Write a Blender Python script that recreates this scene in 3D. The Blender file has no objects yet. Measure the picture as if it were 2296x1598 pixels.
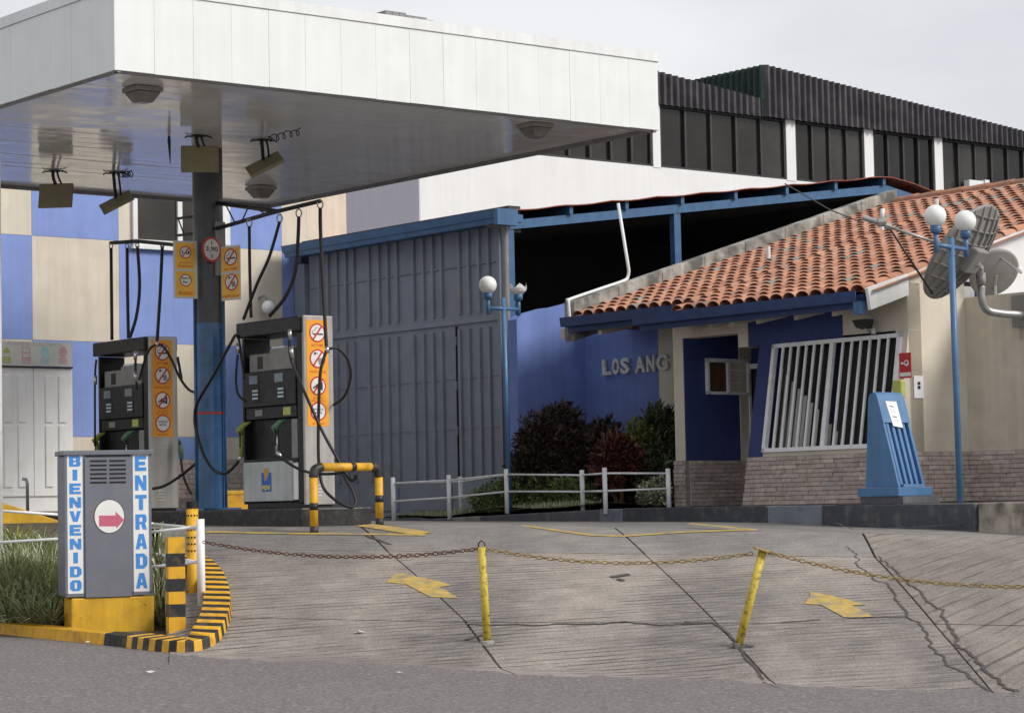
import bpy, bmesh, math, random
from mathutils import Vector, Matrix
from mathutils.geometry import tessellate_polygon
random.seed(7)
R = math.radians
scene = bpy.context.scene
COL = scene.collection

# ------------------------------------------------------------------ camera
CZ = 1.7                       # eye height; all heights below are given relative to the eye unless noted
FPX, IW, IH = 5400.0, 2296.0, 1598.0
PITCH, ROLL = math.atan(336 / FPX), 0.02
_F = Vector((0, math.cos(PITCH), math.sin(PITCH)))
_R0 = Vector((1, 0, 0)); _U0 = Vector((0, -math.sin(PITCH), math.cos(PITCH)))
_R = _R0 * math.cos(ROLL) - _U0 * math.sin(ROLL)
_U = _R0 * math.sin(ROLL) + _U0 * math.cos(ROLL)
CAMP = Vector((0, 0, CZ))
cd = bpy.data.cameras.new('camera'); cam = bpy.data.objects.new('camera', cd); COL.objects.link(cam)
cd.sensor_width = 36; cd.lens = 36 * FPX / IW; cd.clip_start = .1; cd.clip_end = 3000
m = Matrix((( _R.x, _U.x, -_F.x), (_R.y, _U.y, -_F.y), (_R.z, _U.z, -_F.z))).to_4x4()
m.translation = CAMP; cam.matrix_world = m
scene.camera = cam

# ------------------------------------------------------------------ world, sun, exposure
SUN_EL, SUN_AZ = R(37), R(111)          # azimuth clockwise from +Y: the sun stands behind the camera to the right
w = bpy.data.worlds.new('World'); scene.world = w; w.use_nodes = True
nt = w.node_tree; nt.nodes.clear()
out = nt.nodes.new('ShaderNodeOutputWorld'); bg = nt.nodes.new('ShaderNodeBackground')
sky = nt.nodes.new('ShaderNodeTexSky'); sky.sky_type = 'NISHITA'; sky.sun_disc = False
sky.sun_elevation = SUN_EL; sky.sun_rotation = SUN_AZ; sky.air_density = 1; sky.dust_density = 2
tc = nt.nodes.new('ShaderNodeTexCoord'); mp = nt.nodes.new('ShaderNodeMapping'); mp.inputs['Scale'].default_value = (1, 1, 2.6)
nz = nt.nodes.new('ShaderNodeTexNoise'); nz.inputs['Scale'].default_value = 3.2; nz.inputs['Detail'].default_value = 5; nz.inputs['Roughness'].default_value = .5
rp = nt.nodes.new('ShaderNodeValToRGB')
rp.color_ramp.elements[0].position = .36; rp.color_ramp.elements[0].color = (4.5, 4.53, 4.8, 1)
rp.color_ramp.elements[1].position = .64; rp.color_ramp.elements[1].color = (6.1, 6.12, 6.2, 1)
mx = nt.nodes.new('ShaderNodeMixRGB'); mx.inputs[0].default_value = .9
nt.links.new(tc.outputs['Generated'], mp.inputs[0]); nt.links.new(mp.outputs[0], nz.inputs['Vector'])
nt.links.new(nz.outputs[0], rp.inputs[0]); nt.links.new(sky.outputs[0], mx.inputs[1]); nt.links.new(rp.outputs[0], mx.inputs[2])
nt.links.new(mx.outputs[0], bg.inputs[0]); bg.inputs[1].default_value = .1; nt.links.new(bg.outputs[0], out.inputs[0])
sd = bpy.data.lights.new('sun', 'SUN'); sd.energy = 1.9; sd.angle = R(20); sd.color = (1, .96, .9)
sun = bpy.data.objects.new('sun', sd); COL.objects.link(sun)
_sdir = Vector((math.sin(SUN_AZ) * math.cos(SUN_EL), math.cos(SUN_AZ) * math.cos(SUN_EL), math.sin(SUN_EL)))
sun.rotation_euler = _sdir.to_track_quat('Z', 'Y').to_euler(); sun.location = (8, -8, 20)
vs = scene.view_settings; vs.view_transform = 'Standard'; vs.look = 'None'; vs.gamma = 1; vs.exposure = 0.6
try: vs.use_curve_mapping = False
except Exception: pass

# ------------------------------------------------------------------ rays and frames
def ray(px, py):
    return _F + _R * ((px - IW / 2) / FPX) + _U * ((IH / 2 - py) / FPX)
def at(px, py, Y):
    d = ray(px, py); return CAMP + d * (Y / d.y)
def hitz(px, py, zr):
    d = ray(px, py); return CAMP + d * (zr / d.z)
UX, UY = math.cos(R(39)), math.sin(R(39))
U3 = Vector((UX, UY, 0)); V3 = Vector((-UY, UX, 0)); Z3 = Vector((0, 0, 1))
class Frame:
    def __init__(s, o, ex, ey, ez=Z3): s.o, s.ex, s.ey, s.ez = Vector(o), Vector(ex), Vector(ey), Vector(ez)
    def __call__(s, x, y, z): return s.o + s.ex * x + s.ey * y + s.ez * z
    def sub(s, x, y, z): return Frame(s(x, y, z), s.ex, s.ey, s.ez)
    def mat(s, x=0, y=0, z=0):
        p = s(x, y, z)
        return Matrix(((s.ex.x, s.ey.x, s.ez.x, p.x), (s.ex.y, s.ey.y, s.ez.y, p.y), (s.ex.z, s.ey.z, s.ez.z, p.z), (0, 0, 0, 1)))
    def pix(s, px, py, y=0):
        d = ray(px, py); p0 = s(0, y, 0)
        t = (p0 - CAMP).dot(s.ey) / d.dot(s.ey); q = CAMP + d * t - s.o
        return q.dot(s.ex), q.dot(s.ez)
WORLD = Frame((0, 0, 0), (1, 0, 0), (0, 1, 0))
def wall_v(x, y): return Frame((x, y, CZ), -V3, -U3)      # runs along V, faces -U; x grows to the right of the picture
def wall_u(x, y): return Frame((x, y, CZ), U3, -V3)       # runs along U, faces -V
def panel_frame(xl, xr, yt, yb, Yl, Yr):                  # an upright board given by two bottom corners; y grows towards the viewer
    a = at(xl, yb, Yl); b = at(xr, yb, Yr); e = Vector((b.x - a.x, b.y - a.y, 0)); wd = e.length; e.normalize()
    a = Vector((a.x, a.y, (a.z + b.z) / 2)); t = at((xl + xr) / 2, yt, (Yl + Yr) / 2)
    return Frame(a, e, Vector((e.y, -e.x, 0))), wd, t.z - a.z

# ------------------------------------------------------------------ terrain
def street_z(x, y):
    x = max(-12, min(12, x)); return max(-1.95, min(-1.0, -1.66 - .037 * x + .02 * y))
def edge_y(x): return 19 - .4 * x if x > -2.8 else 20.12 + .99 * (-2.8 - x)
def top_y(x): return 24.4 - .1 * max(-6, min(6, x))
def top_z(x): return -.18 - .016 * max(-8, min(8, x))
def ground(x, y):
    ye, yt = edge_y(x), top_y(x)
    if y <= ye: return street_z(x, y)
    if y >= yt: return top_z(x)
    t = (y - ye) / (yt - ye); z0 = street_z(x, ye); p = 1 - (1 - t) ** 1.3
    return z0 + (top_z(x) - z0) * p
def gpt(px, py, up=0.0):
    d = ray(px, py); lo, hi = 8.0, 45.0
    for _ in range(50):
        mid = (lo + hi) / 2; p = d * (mid / d.y)
        if p.z > ground(p.x, p.y): lo = mid
        else: hi = mid
    p = d * (lo / d.y)
    return Vector((p.x, p.y, ground(p.x, p.y) + CZ + up))
def G(x, y, up=0): return Vector((x, y, ground(x, y) + CZ + up))

# ------------------------------------------------------------------ object helpers
WL = {}
def tag(o, label=None, cat=None, group=None, kind=None):
    if label: o['label'] = label
    if cat: o['category'] = cat
    if group: o['group'] = group
    if kind: o['kind'] = kind
    return o
def thing(name, loc, label, cat, group=None, kind=None):
    o = bpy.data.objects.new(name, None); COL.objects.link(o); o.location = loc; o.empty_display_size = .2
    WL[o.name] = Vector(loc); return tag(o, label, cat, group, kind)
def link(name, me, Mw, parent=None):
    o = bpy.data.objects.new(name, me); COL.objects.link(o)
    WL[o.name] = Mw.translation.copy()
    if parent: o.parent = parent; Mw = Matrix.Translation(-WL[parent.name]) @ Mw
    o.matrix_basis = Mw; return o
class MB:
    def __init__(s): s.v, s.f, s.mi = [], [], []
    def face(s, pts, mi=0):
        n = len(s.v); s.v += [Vector(p) for p in pts]; s.f.append(tuple(range(n, n + len(pts)))); s.mi.append(mi)
    def box(s, fr, x0, x1, y0, y1, z0, z1, mi=0):
        n = len(s.v)
        s.v += [fr(x, y, z) for z in (z0, z1) for y in (y0, y1) for x in (x0, x1)]
        for q in ((0, 2, 3, 1), (4, 5, 7, 6), (0, 1, 5, 4), (2, 6, 7, 3), (0, 4, 6, 2), (1, 3, 7, 5)):
            s.f.append(tuple(n + i for i in q)); s.mi.append(mi)
        return s
    def prism(s, bot, top, mi=0):
        n = len(s.v); k = len(bot); s.v += [Vector(p) for p in bot] + [Vector(p) for p in top]
        s.f.append(tuple(n + i for i in reversed(range(k)))); s.f.append(tuple(n + k + i for i in range(k))); s.mi += [mi, mi]
        for i in range(k):
            j = (i + 1) % k; s.f.append((n + i, n + j, n + k + j, n + k + i)); s.mi.append(mi)
        return s
    def extr(s, fr, pts, y0, y1, mi=0):        # polygon in the frame's x,z pushed out from y0 to y1 (concave allowed)
        if y1 < y0: y0, y1 = y1, y0
        n = len(s.v); k = len(pts)
        ar = sum(pts[i][0] * pts[(i + 1) % k][1] - pts[(i + 1) % k][0] * pts[i][1] for i in range(k))
        if ar < 0: pts = list(reversed(pts))
        s.v += [fr(x, y0, z) for x, z in pts] + [fr(x, y1, z) for x, z in pts]
        for t in tessellate_polygon([[Vector((x, z, 0)) for x, z in pts]]):
            a = Vector((*pts[t[0]], 0)); b = Vector((*pts[t[1]], 0)); c = Vector((*pts[t[2]], 0))
            if (b - a).cross(c - a).z < 0: t = (t[0], t[2], t[1])
            s.f.append((n + t[0], n + t[2], n + t[1])); s.f.append((n + k + t[0], n + k + t[1], n + k + t[2])); s.mi += [mi, mi]
        for i in range(k):
            j = (i + 1) % k; s.f.append((n + i, n + j, n + k + j, n + k + i)); s.mi.append(mi)
        return s
    def tube(s, pts, r, n=8, caps=True, mi=0):
        pts = [Vector(p) for p in pts]; k = len(pts); rr = r if isinstance(r, (list, tuple)) else [r] * k
        base = len(s.v); up = None
        for i, p in enumerate(pts):
            t = (pts[min(i + 1, k - 1)] - pts[max(i - 1, 0)]).normalized()
            if up is None: up = t.orthogonal().normalized()
            else:
                up = up - t * up.dot(t); up = up.normalized() if up.length > 1e-6 else t.orthogonal().normalized()
            sd_ = t.cross(up)
            for j in range(n):
                a = 2 * math.pi * j / n; s.v.append(p + (up * math.cos(a) + sd_ * math.sin(a)) * rr[i])
        for i in range(k - 1):
            for j in range(n):
                a = base + i * n + j; b = base + i * n + (j + 1) % n
                s.f.append((a, b, b + n, a + n)); s.mi.append(mi)
        if caps:
            s.f.append(tuple(base + j for j in reversed(range(n)))); s.f.append(tuple(base + (k - 1) * n + j for j in range(n))); s.mi += [mi, mi]
        return s
    def lathe(s, fr, prof, n=16, mi=0):         # profile of (r, z) about the frame's z
        base = len(s.v)
        for r, z in prof:
            for j in range(n):
                a = 2 * math.pi * j / n; s.v.append(fr(r * math.cos(a), r * math.sin(a), z))
        for i in range(len(prof) - 1):
            for j in range(n):
                a = base + i * n + j; b = base + i * n + (j + 1) % n
                s.f.append((a, b, b + n, a + n)); s.mi.append(mi)
        if prof[0][0] > 1e-4: s.f.append(tuple(base + j for j in reversed(range(n)))); s.mi.append(mi)
        if prof[-1][0] > 1e-4: s.f.append(tuple(base + (len(prof) - 1) * n + j for j in range(n))); s.mi.append(mi)
        return s
    def mesh(s, name, mats, origin, smooth=False):
        me = bpy.data.meshes.new(name); me.from_pydata([tuple(p - origin) for p in s.v], [], s.f)
        for mt in (mats if isinstance(mats, (list, tuple)) else [mats]): me.materials.append(mt)
        if any(s.mi): me.polygons.foreach_set('material_index', s.mi)
        if smooth: me.polygons.foreach_set('use_smooth', [True] * len(me.polygons))
        me.update(); return me
    def build(s, name, mats, parent=None, smooth=False, bevel=0, origin=None):
        if origin is None:
            xs = [p.x for p in s.v]; ys = [p.y for p in s.v]; zs = [p.z for p in s.v]
            origin = Vector(((min(xs) + max(xs)) / 2, (min(ys) + max(ys)) / 2, min(zs)))
        o = link(name, s.mesh(name, mats, origin, smooth), Matrix.Translation(origin), parent)
        if bevel:
            b = o.modifiers.new('bevel', 'BEVEL'); b.width = bevel; b.segments = 2; b.limit_method = 'ANGLE'
        return o
def smooth_path(P, n=6):
    P = [Vector(p) for p in P]; out_ = []
    for i in range(len(P) - 1):
        p0 = P[max(i - 1, 0)]; p1 = P[i]; p2 = P[i + 1]; p3 = P[min(i + 2, len(P) - 1)]
        for k in range(n):
            t = k / n
            out_.append(.5 * ((2 * p1) + (p2 - p0) * t + (2 * p0 - 5 * p1 + 4 * p2 - p3) * t * t + (3 * p1 - p0 - 3 * p2 + p3) * t ** 3))
    return out_ + [P[-1]]
def disc(fr, cx, cz, r, y0, y1, name, mt, parent, n=28, rz=None):
    rz = rz or r
    return MB().extr(fr, [(cx + r * math.cos(2 * math.pi * i / n), cz + rz * math.sin(2 * math.pi * i / n)) for i in range(n)], y0, y1).build(name, mt, parent)
_txt = {}
def text(fr, s, x, z, wd, ht, y, mt, parent, name='lettering', bold=.02, depth=.002):   # words fitted into a box on a wall frame
    cu = bpy.data.curves.new('t', 'FONT'); cu.body = s; cu.size = 1; cu.offset = bold; cu.resolution_u = 3
    o = bpy.data.objects.new('t', cu); COL.objects.link(o); bpy.context.view_layer.update()
    me0 = o.evaluated_get(bpy.context.evaluated_depsgraph_get()).to_mesh()
    vs_ = [v.co.copy() for v in me0.vertices]; fs = [tuple(p.vertices) for p in me0.polygons]; eds = {}
    bpy.data.objects.remove(o); bpy.data.curves.remove(cu)
    x0 = min(v.x for v in vs_); x1 = max(v.x for v in vs_); y0 = min(v.y for v in vs_); y1 = max(v.y for v in vs_)
    P = [(x + (v.x - x0) / (x1 - x0) * wd, z + (v.y - y0) / (y1 - y0) * ht) for v in vs_]
    b = MB(); n = len(P); b.v = [fr(px, y, pz) for px, pz in P] + [fr(px, y + depth, pz) for px, pz in P]
    for f in fs:
        b.f.append(tuple(n + i for i in f)); b.mi.append(0)
        for i in range(len(f)):
            e = (f[i], f[(i + 1) % len(f)]); eds[e] = 1
    for (i, j) in eds:
        if (j, i) not in eds: b.f.append((i, j, n + j, n + i)); b.mi.append(0)
    return b.build(name, mt, parent)

# ------------------------------------------------------------------ materials
def lin(r, g, b): return tuple(((c / 255 + .055) / 1.055) ** 2.4 if c > 10 else c / 3294.6 for c in (r, g, b))
def mat(name, col, rough=.6, var=.12, scale=5, metal=0, spec=.4, bump=0, bscale=60, rnd=0, streak=0, dirt=None, stretch=None, coat=0):
    mt = bpy.data.materials.new(name); mt.use_nodes = True; t = mt.node_tree; N = t.nodes; L = t.links
    bs = N['Principled BSDF']; bs.inputs['Roughness'].default_value = rough; bs.inputs['Metallic'].default_value = metal
    bs.inputs['Specular IOR Level'].default_value = spec; bs.inputs['Coat Weight'].default_value = coat
    geo = N.new('ShaderNodeNewGeometry'); src = geo.outputs['Position']
    if stretch:
        mp_ = N.new('ShaderNodeMapping'); mp_.inputs['Scale'].default_value = stretch; L.new(src, mp_.inputs[0]); src = mp_.outputs[0]
    c = Vector(col)
    def mixn(fac, c1, c2, blend='MIX'):
        mxn = N.new('ShaderNodeMixRGB'); mxn.blend_type = blend
        for i, q in enumerate((fac, c1, c2)):
            if hasattr(q, 'is_linked'): L.new(q, mxn.inputs[i])
            elif i == 0: mxn.inputs[0].default_value = q
            else: mxn.inputs[i].default_value = (*q, 1)
        return mxn.outputs[0]
    def noise(sc, det=6, vec=None, lo=.3, hi=.7):
        n_ = N.new('ShaderNodeTexNoise'); n_.inputs['Scale'].default_value = sc; n_.inputs['Detail'].default_value = det; L.new(vec or src, n_.inputs['Vector'])
        r_ = N.new('ShaderNodeMapRange'); r_.inputs[1].default_value = lo; r_.inputs[2].default_value = hi; L.new(n_.outputs[0], r_.inputs[0]); return r_.outputs[0]
    col_out = mixn(noise(scale), tuple(c * (1 - var)), tuple(c * (1 + var)))
    if streak:
        ms = N.new('ShaderNodeMapping'); ms.inputs['Scale'].default_value = (9, 9, .5); L.new(geo.outputs['Position'], ms.inputs[0])
        col_out = mixn(streak, col_out, mixn(noise(1.3, 5, ms.outputs[0], .35, .62), (.62, .58, .52), (1, 1, 1)), 'MULTIPLY')
    if dirt:
        dc, amt, dsc = dirt[:3]; dl = dirt[3] if len(dirt) > 3 else .5; f = noise(dsc, 8, None, dl, dl + .22); mm = N.new('ShaderNodeMath'); mm.operation = 'MULTIPLY'; L.new(f, mm.inputs[0]); mm.inputs[1].default_value = amt
        col_out = mixn(mm.outputs[0], col_out, dc)
    if rnd:
        oi = N.new('ShaderNodeObjectInfo'); r_ = N.new('ShaderNodeMapRange'); r_.inputs[3].default_value = 1 - rnd; r_.inputs[4].default_value = 1 + rnd
        L.new(oi.outputs['Random'], r_.inputs[0]); col_out = mixn(1.0, col_out, r_.outputs[0], 'MULTIPLY')
    L.new(col_out, bs.inputs['Base Color'])
    rr = N.new('ShaderNodeMapRange'); rr.inputs[3].default_value = max(0, rough - .08); rr.inputs[4].default_value = min(1, rough + .08); L.new(noise(scale * 2.3, 4), rr.inputs[0]); L.new(rr.outputs[0], bs.inputs['Roughness'])
    if bump:
        bn = N.new('ShaderNodeTexNoise'); bn.inputs['Scale'].default_value = bscale; bn.inputs['Detail'].default_value = 4; L.new(src, bn.inputs['Vector'])
        bp = N.new('ShaderNodeBump'); bp.inputs['Strength'].default_value = bump; bp.inputs['Distance'].default_value = .01; L.new(bn.outputs[0], bp.inputs['Height']); L.new(bp.outputs[0], bs.inputs['Normal'])
    return mt
M = {}
M['asphalt'] = mat('asphalt', (.15, .139, .136), .85, .42, 42, bump=.8, bscale=90, dirt=((.30, .275, .265), .85, 28))
M['white_metal'] = mat('white_metal', (.74, .77, .76), .42, .03, 1.5, streak=.1, dirt=((.58, .56, .52), .2, 2.5, .52))
M['white_trim'] = mat('white_trim', (.74, .76, .76), .45, .05, 3, streak=.2)
M['soffit'] = mat('soffit', (.78, .785, .78), .13, .05, 2, spec=.65, bump=.09, bscale=5)
M['dark_steel'] = mat('dark_steel', (.045, .047, .05), .35, .25, 4, spec=.5)
M['column_blue'] = mat('column_blue', (.045, .13, .28), .28, .2, 4, spec=.5, streak=.5)
M['boom_steel'] = mat('boom_steel', (.022, .023, .024), .4, .25, 20)
M['lamp_body'] = mat('lamp_body', (.30, .285, .26), .4, .15, 10)
M['lamp_lens'] = mat('lamp_lens', (.20, .19, .17), .25, .2, 10)
M['flood_olive'] = mat('flood_olive', (.26, .23, .135), .45, .1, 12)
M['black'] = mat('black', (.012, .012, .013), .45, .3, 15)
M['rubber'] = mat('rubber', (.014, .013, .014), .5, .3, 25)
M['pump_dark'] = mat('pump_dark', (.011, .011, .012), .4, .25, 10, spec=.3, dirt=((.03, .028, .025), .5, 12))
M['pump_panel'] = mat('pump_panel', (.50, .54, .54), .4, .1, 5, streak=.4)
M['pump_steel'] = mat('pump_steel', (.47, .46, .44), .35, .12, 5, metal=.35, streak=.5, dirt=((.28, .25, .21), .5, 5))
M['pump_grey'] = mat('pump_grey', (.25, .245, .235), .5, .15, 8)
M['screen'] = mat('screen', (.18, .23, .26), .2, .1, 20)
M['lcd_text'] = mat('lcd_text', (.5, .6, .66), .3, .2, 60)
M['green_plastic'] = mat('green_plastic', (.10, .22, .13), .4, .2, 20)
M['lime_plastic'] = mat('lime_plastic', (.27, .32, .06), .4, .2, 20)
M['chrome'] = mat('chrome', (.55, .55, .55), .25, .15, 20, metal=.9)
M['decal_orange'] = mat('decal_orange', (.85, .36, .025), .45, .05, 8)
M['decal_yellow'] = mat('decal_yellow', (.90, .50, .06), .45, .06, 8)
M['sign_red'] = mat('sign_red', (.50, .03, .035), .45, .08, 10)
M['sign_white'] = mat('sign_white', (.76, .76, .74), .45, .05, 6)
M['sign_board'] = mat('sign_board', (.62, .62, .57), .5, .06, 6)
M['ink'] = mat('ink', (.02, .03, .03), .5, .1, 10)
M['ink_red'] = mat('ink_red', (.62, .09, .02), .5, .1, 10)
M['logo_blue'] = mat('logo_blue', (.04, .14, .48), .45, .08, 10)
M['logo_gold'] = mat('logo_gold', (.62, .32, .04), .45, .08, 10)
M['logo_yellow'] = mat('logo_yellow', (.75, .70, .06), .45, .08, 10)
M['yellow_paint'] = mat('yellow_paint', (.74, .40, .025), .5, .12, 6, dirt=((.18, .11, .05), .55, 9), streak=.25, bump=.15)
M['yellow_plinth'] = mat('yellow_plinth', (.70, .41, .028), .6, .1, 5, dirt=((.30, .17, .03), .45, 3), streak=.5, bump=.25, bscale=30)
M['yellow_post'] = mat('yellow_post', (.58, .44, .06), .55, .12, 8, dirt=((.07, .03, .015), .95, 26), bump=.2)
M['black_paint'] = mat('black_paint', (.022, .022, .022), .5, .3, 8, dirt=((.12, .10, .08), .5, 14), bump=.15)
M['rust'] = mat('rust', (.13, .055, .028), .8, .45, 40, bump=.4)
M['rust_gold'] = mat('rust_gold', (.30, .20, .06), .7, .5, 30, bump=.3)
M['white_paint'] = mat('white_paint', (.86, .87, .88), .45, .06, 6, dirt=((.4, .37, .33), .35, 12))
M['sign_grey'] = mat('sign_grey', (.155, .165, .195), .4, .05, 3, spec=.45, dirt=((.22, .21, .2), .25, 6))
M['sign_blue'] = mat('sign_blue', (.06, .26, .66), .4, .06, 6)
M['arrow_red'] = mat('arrow_red', (.55, .13, .20), .4, .06, 6)
M['check_blue'] = mat('check_blue', (.215, .30, .62), .75, .06, 3, bump=.25, bscale=70, streak=.18)
M['check_beige'] = mat('check_beige', (.64, .58, .485), .8, .06, 3, bump=.3, bscale=70, streak=.2)
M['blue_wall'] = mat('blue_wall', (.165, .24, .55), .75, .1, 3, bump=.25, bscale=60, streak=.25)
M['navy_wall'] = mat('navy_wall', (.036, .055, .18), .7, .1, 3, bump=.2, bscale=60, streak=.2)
M['beige_wall'] = mat('beige_wall', (.65, .59, .485), .8, .06, 2.5, bump=.3, bscale=60, streak=.08, dirt=((.42, .37, .30), .5, 1.2))
M['mould_wall'] = mat('mould_wall', (.60, .545, .455), .85, .1, 2.5, bump=.3, bscale=60, streak=.25, dirt=((.30, .28, .24), .5, 2.5, .5))
M['gate_grey'] = mat('gate_grey', (.215, .242, .295), .5, .1, 3, streak=.08, dirt=((.25, .235, .235), .4, 2))
M['gutter_blue'] = mat('gutter_blue', (.055, .135, .27), .45, .12, 6, streak=.3)
M['eave_blue'] = mat('eave_blue', (.03, .06, .165), .5, .12, 6, streak=.2)
M['lamp_blue'] = mat('lamp_blue', (.075, .175, .34), .4, .12, 8, streak=.3, dirt=((.1, .1, .1), .3, 20))
M['machine_blue'] = mat('machine_blue', (.085, .205, .40), .38, .08, 5, spec=.5, streak=.25)
M['grey_pipe'] = mat('grey_pipe', (.22, .215, .22), .5, .15, 6)
M['globe'] = mat('globe', (.80, .80, .78), .22, .03, 6, spec=.5, coat=.3)
M['concrete_old'] = mat('concrete_old', (.40, .39, .36), .85, .2, 6, bump=.5, bscale=40, streak=.7, dirt=((.085, .085, .075), .85, 4, .4))
M['kerb_dark'] = mat('kerb_dark', (.055, .062, .075), .6, .12, 4, dirt=((.18, .17, .16), .5, 9), bump=.3, bscale=30)
M['kerb_slate'] = mat('kerb_slate', (.105, .108, .128), .65, .2, 4, dirt=((.22, .21, .2), .6, 6), bump=.3, bscale=30)
M['kerb_end'] = mat('kerb_end', (.44, .40, .33), .85, .15, 6, bump=.4, streak=.6, dirt=((.07, .065, .06), .9, 5, .46))
M['kerb_light'] = mat('kerb_light', (.19, .215, .26), .6, .15, 4, dirt=((.10, .10, .11), .6, 6), bump=.3, bscale=30)
M['concrete'] = mat('concrete', (.29, .275, .26), .85, .14, 5, bump=.4, bscale=50, dirt=((.14, .135, .13), .6, 3))
M['concrete_joint'] = mat('concrete_joint', (.035, .033, .032), .9, .2, 8)
M['stone_base'] = mat('stone_base', (.28, .235, .21), .85, .3, 20, bump=.4)
for k_, c_ in enumerate([(.45, .37, .33), (.49, .415, .37), (.41, .345, .32), (.47, .375, .33), (.44, .385, .365)]):
    M['stone%d' % k_] = mat('stone%d' % k_, c_, .8, .22, 14, bump=.5, bscale=40, rnd=.12)
for k_, c_ in enumerate([(.43, .20, .122), (.47, .24, .155), (.36, .165, .105), (.45, .21, .12)]):
    M['tile%d' % k_] = mat('tile%d' % k_, c_, .8, .16, 8, bump=.3, rnd=.14, dirt=((.17, .165, .145), .75, 3.5, .52))
M['tile_grey'] = mat('tile_grey', (.24, .24, .21), .85, .35, 14, bump=.4, rnd=.1)
M['pan'] = mat('pan', (.36, .15, .08), .85, .2, 6, dirt=((.14, .13, .11), .8, 4))
M['red_roof'] = mat('red_roof', (.30, .075, .04), .7, .25, 4, dirt=((.12, .05, .03), .5, 5))
M['dark_inside'] = mat('dark_inside', (.014, .013, .012), .9, .2, 2)  # near-black base colour stands in for the shade of interiors
M['glass_dark'] = mat('glass_dark', (.024, .022, .020), .08, .5, .8, spec=.35, rnd=.7)  # random tone per pane imitates differing reflections
M['frame_dark'] = mat('frame_dark', (.03, .03, .032), .5, .2, 6)
M['corrugated'] = mat('corrugated', (.055, .051, .062), .75, .3, 2.5, streak=.75, dirt=((.12, .115, .115), .55, 2))
M['corrugated_green'] = mat('corrugated_green', (.02, .04, .034), .8, .3, 3)
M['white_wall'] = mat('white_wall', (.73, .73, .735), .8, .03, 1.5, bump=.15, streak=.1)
M['white_wall_shaded'] = mat('white_wall_shaded', (.56, .55, .62), .8, .03, 1.5, bump=.15, streak=.12)  # white wall toned down to lilac, shade of the end face painted in
M['door_white'] = mat('door_white', (.88, .88, .87), .55, .04, 4, streak=.08, dirt=((.6, .56, .5), .15, 6))
M['paper'] = mat('paper', (.82, .82, .86), .6, .03, 8)
M['blind_reflection'] = mat('blind_reflection', (.48, .46, .43), .7, .08, 6)
M['dish_grey'] = mat('dish_grey', (.25, .24, .225), .55, .1, 6, dirt=((.13, .12, .11), .35, 3))
M['soil'] = mat('soil', (.10, .08, .055), .95, .4, 14, bump=.8)
M['lawn'] = mat('lawn', (.085, .11, .03), .95, .4, 30, bump=.8, bscale=90)
M['letter_grey'] = mat('letter_grey', (.68, .68, .66), .5, .1, 10, dirt=((.2, .2, .2), .4, 12))
M['notice_green'] = mat('notice_green', (.45, .48, .12), .5, .1, 10)
M['notice_pink'] = mat('notice_pink', (.60, .36, .38), .5, .1, 10)
M['notice_cyan'] = mat('notice_cyan', (.36, .60, .64), .5, .1, 10)
M['notice_text'] = mat('notice_text', (.42, .36, .38), .5, .1, 10)
M['wood'] = mat('wood', (.11, .055, .03), .6, .3, 8)
M['galv'] = mat('galv', (.36, .36, .35), .4, .15, 8, metal=.5)
def leafmat(name, c1, c2, scale=9, rough=.5):
    mt = bpy.data.materials.new(name); mt.use_nodes = True; t = mt.node_tree; N = t.nodes; L = t.links; bs = N['Principled BSDF']
    geo = N.new('ShaderNodeNewGeometry'); n_ = N.new('ShaderNodeTexNoise'); n_.inputs['Scale'].default_value = scale; n_.inputs['Detail'].default_value = 3
    L.new(geo.outputs['Position'], n_.inputs['Vector']); ad = N.new('ShaderNodeMath'); ad.operation = 'ADD'
    ri = N.new('ShaderNodeMapRange'); ri.inputs[3].default_value = -.35; ri.inputs[4].default_value = .35; L.new(geo.outputs['Random Per Island'], ri.inputs[0])
    L.new(n_.outputs[0], ad.inputs[0]); L.new(ri.outputs[0], ad.inputs[1]); r_ = N.new('ShaderNodeValToRGB')
    r_.color_ramp.elements[0].position = .3; r_.color_ramp.elements[0].color = (*c1, 1); r_.color_ramp.elements[1].position = .8; r_.color_ramp.elements[1].color = (*c2, 1)
    L.new(ad.outputs[0], r_.inputs[0]); L.new(r_.outputs[0], bs.inputs['Base Color']); bs.inputs['Roughness'].default_value = rough
    return mt
M['leaf_purple'] = leafmat('leaf_purple', (.018, .014, .014), (.075, .045, .032))
M['leaf_red'] = leafmat('leaf_red', (.04, .014, .012), (.17, .045, .03))
M['leaf_dark'] = leafmat('leaf_dark', (.022, .032, .016), (.12, .14, .065))
M['leaf_green'] = leafmat('leaf_green', (.065, .105, .03), (.27, .34, .11))
M['leaf_lime'] = leafmat('leaf_lime', (.07, .10, .02), (.24, .25, .06))
M['leaf_variegated'] = leafmat('leaf_variegated', (.07, .09, .04), (.60, .62, .42), 20)
M['blade'] = leafmat('blade', (.20, .235, .10), (.60, .63, .42), 6)
M['blade_yellow'] = leafmat('blade_yellow', (.16, .18, .02), (.42, .42, .05), 8)

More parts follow.
